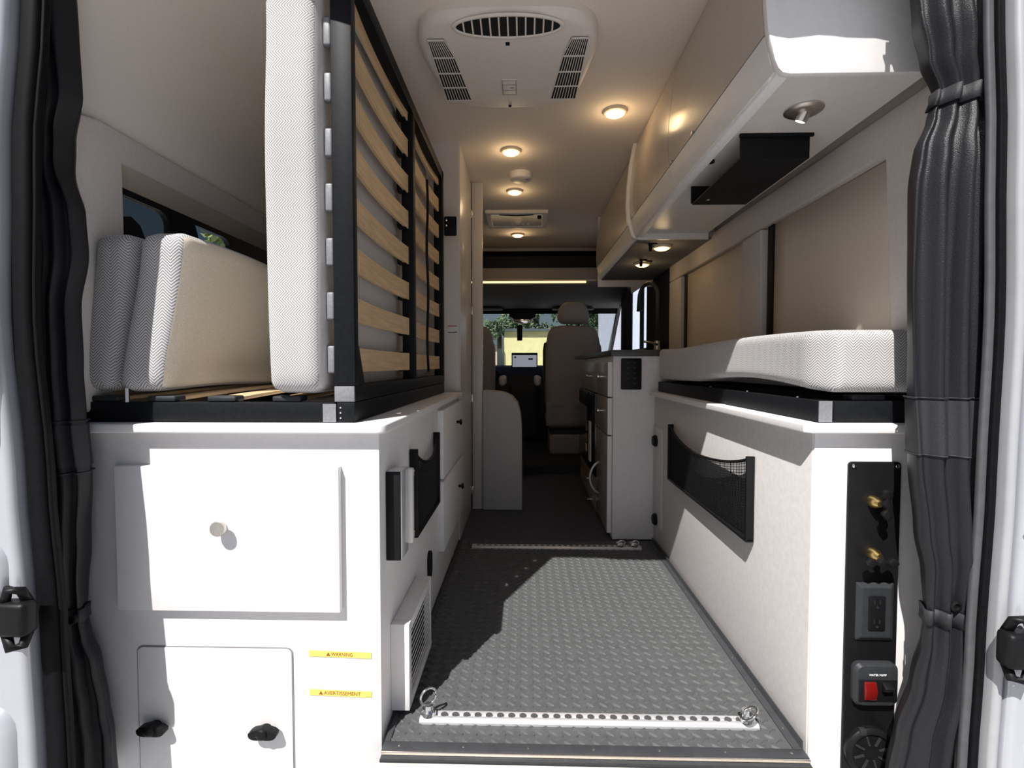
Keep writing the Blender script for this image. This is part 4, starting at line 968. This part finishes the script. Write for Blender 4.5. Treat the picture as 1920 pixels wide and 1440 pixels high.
# ------------------------------------------------------------------ rear curtains
def curtain(name, label, inner, outer, yc, depth, lobes, ties, seams, phase):
    c = thing(name, ((lerp_tab(inner, 0.8) + lerp_tab(outer, 0.8)) / 2, yc, -0.05), label, 'curtain', 'rear door curtains')
    zs = [-0.06 + 1.65 * i / 120 for i in range(121)]
    def ring(z, grow=0.0, n=64):
        a, b = lerp_tab(inner, z), lerp_tab(outer, z); cx = (a + b) / 2; w = abs(b - a) / 2 + grow
        pinch = min([1.0] + [abs(z - tz) / 0.11 for tz in ties]); pinch = min(1, max(0, pinch))
        dd = depth * (0.55 + 0.45 * pinch) + grow; out = []
        for k in range(n):
            q = 2 * math.pi * k / n
            fold = 1 + (0.10 + 0.06 * pinch) * math.sin(lobes * q + phase + z * 2.2 + 0.8 * math.sin(z * 5)) + 0.05 * math.sin((lobes * 2 + 1) * q - z * 6 + phase)
            if grow: fold = max(fold, 1.0)
            # width stays true to the outline, the folds work front to back
            out.append((cx + w * math.cos(q) * (1 + 0.04 * math.sin(3 * q + z * 9 + phase)), yc + dd * math.sin(q) * fold + 0.006 * math.sin(z * 7 + phase) + 0.010 * math.sin(5 * math.cos(q) * 2.2 + z * 2 + phase), z))
        return out
    MB().rings([ring(z) for z in zs]).build('cloth', CURT, c, smooth=True)
    zb_ = [z for z in zs if seams[0] <= z <= seams[1]]
    band = MB().rings([ring(z, 0.0012) for z in zb_], cap=False).build('stitched_band', CURT2, c, smooth=True)
    for z in seams: MB().tube(ring(z, 0.0022), 0.0016, 6, closed=True).build('stitching', GREYPL, band, smooth=True)
    for tz in ties:
        t = MB().rings([ring(tz + dz, 0.004) for dz in (-0.014, 0.0, 0.014)], cap=False).build('tie_band', CURT2, c, smooth=True, thick=0.002)
    return c, ring
LIN = [(-0.1, -0.820), (0.03, -0.826), (0.10, -0.836), (0.19, -0.850), (0.25, -0.870), (0.29, -0.876), (0.34, -0.872), (0.45, -0.860), (0.57, -0.848), (0.70, -0.857), (0.80, -0.868), (0.92, -0.874), (1.02, -0.858), (1.10, -0.862), (1.19, -0.886), (1.25, -0.880), (1.33, -0.858), (1.45, -0.860), (1.6, -0.864), (1.7, -0.866)]
LOUT = [(-0.1, -0.930), (0.03, -0.935), (0.20, -0.940), (0.29, -0.945), (0.45, -0.952), (0.6, -0.958), (1.7, -0.965)]
LIN = [(z, x * 1.022 - (0.004 if z < 0.72 else 0)) for z, x in LIN]; LOUT = [(z, max(-0.960, x * 1.02)) for z, x in LOUT]
cl, ringL = curtain('rear_curtain', 'black satin curtain tied back at the left of the rear opening', LIN, LOUT, 0.990, 0.024, 4, (0.295,), (0.588, 0.690), 0.4)
MB().lathe([(0.009, 0.968), (0.009, 0.960), (0.006, 0.958), (0.005, 0.961)], (-0.896, 0, 0.296), 'y', 16).build('button', BLACKPL, cl, smooth='auto')
RIN = [(-0.1, 0.695), (0.03, 0.700), (0.12, 0.712), (0.22, 0.738), (0.30, 0.752), (0.34, 0.756), (0.42, 0.752), (0.50, 0.738), (0.62, 0.726), (0.80, 0.722), (1.0, 0.718), (1.12, 0.716), (1.18, 0.722), (1.24, 0.742), (1.28, 0.752), (1.34, 0.728), (1.42, 0.712), (1.48, 0.706), (1.54, 0.692), (1.7, 0.66)]
ROUT = [(-0.1, 0.830), (0.35, 0.840), (0.8, 0.852), (1.2, 0.846), (1.7, 0.835)]
RIN = [(z, x * 0.966) for z, x in RIN]; ROUT = [(z, x * 0.966) for z, x in ROUT]
cr, ringR = curtain('rear_curtain', 'black satin curtain tied twice at the right of the rear opening', RIN, ROUT, 0.936, 0.030, 6, (0.345, 1.270), (0.640, 0.742), 1.9)
MB().lathe([(0.010, 0.910), (0.010, 0.904), (0.006, 0.902), (0.005, 0.906)], (0.765, 0, 0.372), 'y', 16).build('button', BLACKPL, cr, smooth='auto')

# ------------------------------------------------------------------ driving cab: seats, dash, shelf
def seat(x0, x1, y, label):
    s = thing('cab_seat', ((x0 + x1) / 2, y, 0.055), label, 'seat', 'cab seats')
    xc, hw = (x0 + x1) / 2, (x1 - x0) / 2
    def bf_(p):
        t = (p[2] - 0.42) / 0.72
        k = 1 - 0.16 * max(0, t - 0.72) / 0.28 - 0.05 * max(0, 0.3 - t)
        return (xc + (p[0] - xc) * k, p[1] + 0.05 * t - 0.02 * (1 - ((p[0] - xc) / hw) ** 2), p[2] - 0.05 * max(0, abs(p[0] - xc) / hw - 0.55) * (1 if t > 0.8 else 0))
    MB().soft(x0, x1, y, y + 0.14, 0.42, 1.135, 0.055, (18, 8, 26), bf_).build('backrest', SEATC, s, smooth=True)
    MB().soft(x0 - 0.012, x0 + 0.02, y + 0.03, y + 0.16, 0.40, 1.02, 0.014, (4, 6, 20), bf_).build('side_piping', SEATEDGE, s, smooth=True)
    hd_ = MB().soft(xc - 0.135, xc + 0.135, y + 0.03, y + 0.15, 1.145, 1.330, 0.058, (16, 8, 14), lambda p: (xc + (p[0] - xc) * (1 - 0.34 * (max(0, (p[2] - 1.20) / 0.13)) ** 2), p[1], p[2])).build('headrest', SEATC, s, smooth=True)
    MB().cyl((xc - 0.05, y + 0.10, 1.08), (xc - 0.05, y + 0.10, 1.16), 0.007, n=10).cyl((xc + 0.05, y + 0.10, 1.08), (xc + 0.05, y + 0.10, 1.16), 0.007, n=10).build('headrest_posts', BLACKPL, s, smooth='auto')
    MB().soft(x0 + 0.01, x1 - 0.01, y - 0.01, y + 0.03, 0.295, 0.50, 0.012, (14, 4, 8), lambda p: (p[0], p[1] + 0.008 * math.sin(p[0] * 30), p[2])).build('back_skirt', SEATC, s, smooth=True)
    MB().soft(x0 + 0.02, x1 - 0.02, y + 0.05, y + 0.58, 0.26, 0.42, 0.05, (12, 12, 6)).build('seat_cushion', SEATC, s, smooth=True)
    MB().soft(x0 + 0.04, x1 - 0.04, y - 0.005, y + 0.45, 0.056, 0.225, 0.012, (12, 8, 6)).build('pedestal_cover', SEATC, s, smooth=True)
    B(x0 + 0.05, x1 - 0.05, y + 0.02, y + 0.44, 0.225, 0.262).build('swivel_plate', SEATEDGE, s)
    xi = x0 - 0.055 if x0 > 0 else x1 + 0.055
    MB().soft(xi - 0.03, xi + 0.03, y + 0.16, y + 0.50, 0.62, 0.71, 0.028, (8, 10, 8)).build('armrest', WHITEINK if False else FASCIA, s, smooth=True)
    return s
seat(0.162, 0.640, 4.2, 'taupe passenger seat with round headrest, seen from behind')
seat(-0.735, -0.255, 4.2, 'taupe driver seat half hidden behind the folded door')
sh = thing('overhead_shelf', (0, 4.5, 1.63), 'open dark shelf above the driving cab', 'shelf')
B(-0.96, 0.91, 4.62, 4.63, 1.634, 1.79).build('back', DASH, sh)
B(-0.96, 0.91, 4.372, 4.62, 1.6335, 1.638).build('base', DASH, sh)
B(-0.96, 0.91, 4.372, 4.62, 1.785, 1.79).build('top', DASH, sh)
B(-0.90, 0.86, 4.366, 4.372, 1.775, 1.80).build('valance', BEIGEBAND, sh)
ld_ = thing('led_strip', (-0.2, 4.355, 1.505), 'warm glowing light strip across the cab headliner', 'light strip')
B(-0.90, 0.515, 4.346, 4.357, 1.502, 1.516).build('diffuser', LED, ld_, bevel=0.002)
B(-0.90, 0.60, 4.347, 4.3595, 1.5165, 1.530).build('channel', LAMPRIM, ld_, bevel=0.002)
da = thing('dashboard', (0, 5.3, 0.2), 'black dashboard below the windscreen', 'dashboard')
MB().prism([(4.98, 0.06), (5.66, 0.06), (5.66, 0.77), (5.40, 0.80), (5.12, 0.775), (5.02, 0.70), (4.98, 0.50)], 'x', -0.95, 0.90).build('body', DASH, da, bevel=0.02, seg=3)
for (x, z) in ((-0.30, 0.70), (-0.42, 0.69), (0.22, 0.69)):
    MB().lathe([(0.045, 5.03), (0.048, 5.005), (0.040, 5.0), (0.035, 5.01)], (x, 0, z), 'y', 24).build('air_vent', BLACKPL, da, smooth='auto')
MB().soft(-0.16, 0.14, 4.92, 5.05, 0.06, 0.62, 0.03, (8, 4, 8)).build('console', DASH, da, smooth=True)
sc_ = thing('dash_screen', (-0.01, 5.06, 0.77), 'wide lit screen standing on the dashboard', 'screen')
B(-0.138, 0.122, 5.065, 5.085, 0.772, 0.925).build('bezel', BLACKPL, sc_, bevel=0.006, seg=3)
B(-0.128, 0.112, 5.062, 5.0655, 0.784, 0.902).build('display', SCREEN, sc_)
B(-0.110, -0.092, 5.060, 5.0622, 0.872, 0.888).build('icon', SCREENINK, sc_); B(0.03, 0.075, 5.060, 5.0622, 0.855, 0.872).build('icon', SCREENINK, sc_)
stw = thing('steering_wheel', (-0.47, 4.85, 0.70), 'dark steering wheel left of the dash screen', 'steering wheel')
Mw = Matrix.Translation((-0.47, 4.86, 0.68)) @ Matrix.Rotation(math.radians(-62), 4, 'X')
MB().tube([Mw @ Vector((0.185 * math.cos(q), 0.185 * math.sin(q), 0)) for q in [2 * math.pi * k / 36 for k in range(36)]], 0.014, 8, closed=True).build('rim', DASH, stw, smooth=True)
MB().lathe([(0.06, -0.02), (0.065, 0.0), (0.05, 0.02)], (0, 0, 0), 'z', 20).xform(Mw).build('hub', DASH, stw, smooth='auto')
for q in (0, math.pi, -math.pi / 2): MB().tube([Mw @ Vector((0.04 * math.cos(q), 0.04 * math.sin(q), 0)), Mw @ Vector((0.18 * math.cos(q), 0.18 * math.sin(q), 0))], 0.012, 8).build('spoke', DASH, stw, smooth=True)
mi = thing('mirror_console', (-0.03, 5.02, 1.2), 'black sensor console with mirror at the top of the windscreen', 'mirror')
MB().prism([(-0.16, 1.345), (0.10, 1.345), (0.10, 1.27), (0.05, 1.255), (-0.11, 1.255), (-0.16, 1.28)], 'y', 5.0, 5.10).build('console', BLACKPL, mi, bevel=0.008)
MB().prism([(-0.13, 1.255), (0.075, 1.255), (0.06, 1.225), (0.0, 1.212), (-0.06, 1.212), (-0.115, 1.228)], 'y', 5.02, 5.04).build('mirror_glass', CHROME, mi, bevel=0.003)
MB().prism(rrect(-0.082, -0.030, 1.045, 1.20, 0.006), 'y', 5.05, 5.06).build('hang_tag', BLACKPL, mi, bevel=0.001)
for sx, lab in ((-0.42, 'folded grey sun visor on the driver side'), (0.46, 'folded grey sun visor on the passenger side')):
    tag(MB().soft(sx - 0.2, sx + 0.2, 4.88, 5.0, 1.335, 1.353, 0.008, (10, 4, 3)).build('sun_visor', HEADL, smooth=True), lab, 'sun visor', 'sun visors')

# ------------------------------------------------------------------ outside, seen through the glass
bd = thing('yellow_building', (2.6, 25, -0.7), 'pale yellow low building beyond the windscreen', 'building')
B(-1.0, 4.5, 24, 30, -0.7, 2.40).build('wall', BLDY, bd); B(-1.2, 4.7, 23.8, 30.2, 2.40, 2.52).build('roof', BLDG, bd)
cp = thing('carport', (-4, 25, -0.7), 'dark roofed carport beside the yellow building', 'carport')
B(-9, -1.3, 23.2, 28, 1.72, 2.45).build('roof', BLDG, cp); B(-9, -1.3, 27.5, 28, -0.7, 1.72).build('back_wall', BLDB, cp)
for x in (-1.45, -2.4, -5.5, -8.8): B(x, x + 0.14, 23.4, 23.54, -0.7, 1.72).build('post', PINK, cp)
wb = thing('pale_stand_in', (6, 16, -0.7), 'pale lavender block standing in for a bright object outside the sliding door window', 'building')  # added block in place of an unidentified bright object, gives the pale strip
B(3.0, 9, 14.5, 21, -0.7, 4.2).build('wall', mat('lavender_stand_in', (0.66, 0.68, 0.80), 0.9, noise=(3, 0.05)), wb)
B(2.85, 9.15, 14.35, 21.15, 4.2, 4.35).build('roof', BLDG, wb)
def tree(x, y, h, r, leaf, label, n=2600, size=0.16):
    t = thing('tree', (x, y, -0.7), label, 'tree', 'trees around the yard')
    MB().tube([(x, y, -0.7), (x + 0.05, y, h * 0.3), (x - 0.04, y, h * 0.62)], [0.2, 0.15, 0.08], 10).build('trunk', BARK, t, smooth=True)
    g = MB(); rnd = random.Random(int(x * 31 + y * 7))
    blobs = [(rnd.gauss(0, r * 0.45), rnd.gauss(0, r * 0.45), h * 0.62 + rnd.uniform(-0.3, 0.36) * h, r * rnd.uniform(0.35, 0.6)) for _ in range(12)]
    for k in range(n):
        bx, by, bz, br = rnd.choice(blobs)
        d = Vector((rnd.gauss(0, 1), rnd.gauss(0, 1), rnd.gauss(0, 1))).normalized() * br * rnd.uniform(0.7, 1.05)
        p = Vector((x + bx, y + by, bz)) + d
        u = Vector((rnd.gauss(0, 1), rnd.gauss(0, 1), rnd.gauss(0, 1))).normalized(); w = u.orthogonal().normalized(); s_ = size * rnd.uniform(0.6, 1.3)
        g.add([p - u * s_, p + w * s_ * 0.5, p + u * s_, p - w * s_ * 0.5], [(0, 1, 2, 3)])
    tag(g.build('foliage', leaf, t), kind='stuff')
tree(-4.6, 34, 5.6, 1.5, LEAF1, 'grey green tree behind the carport'); tree(-0.2, 36, 5.4, 1.4, LEAF1, 'grey green tree behind the yellow building, left of its roof middle')
tree(4.2, 34, 5.6, 1.5, LEAF1, 'grey green tree behind the right part of the yellow building'); tree(-1.45, 21.5, 2.6, 0.5, LEAF1, 'small tree at the corner of the yellow building', 1200, 0.10)
tree(-8.4, 13.8, 5.2, 1.0, LEAF2, 'lime green tree outside the left side window')
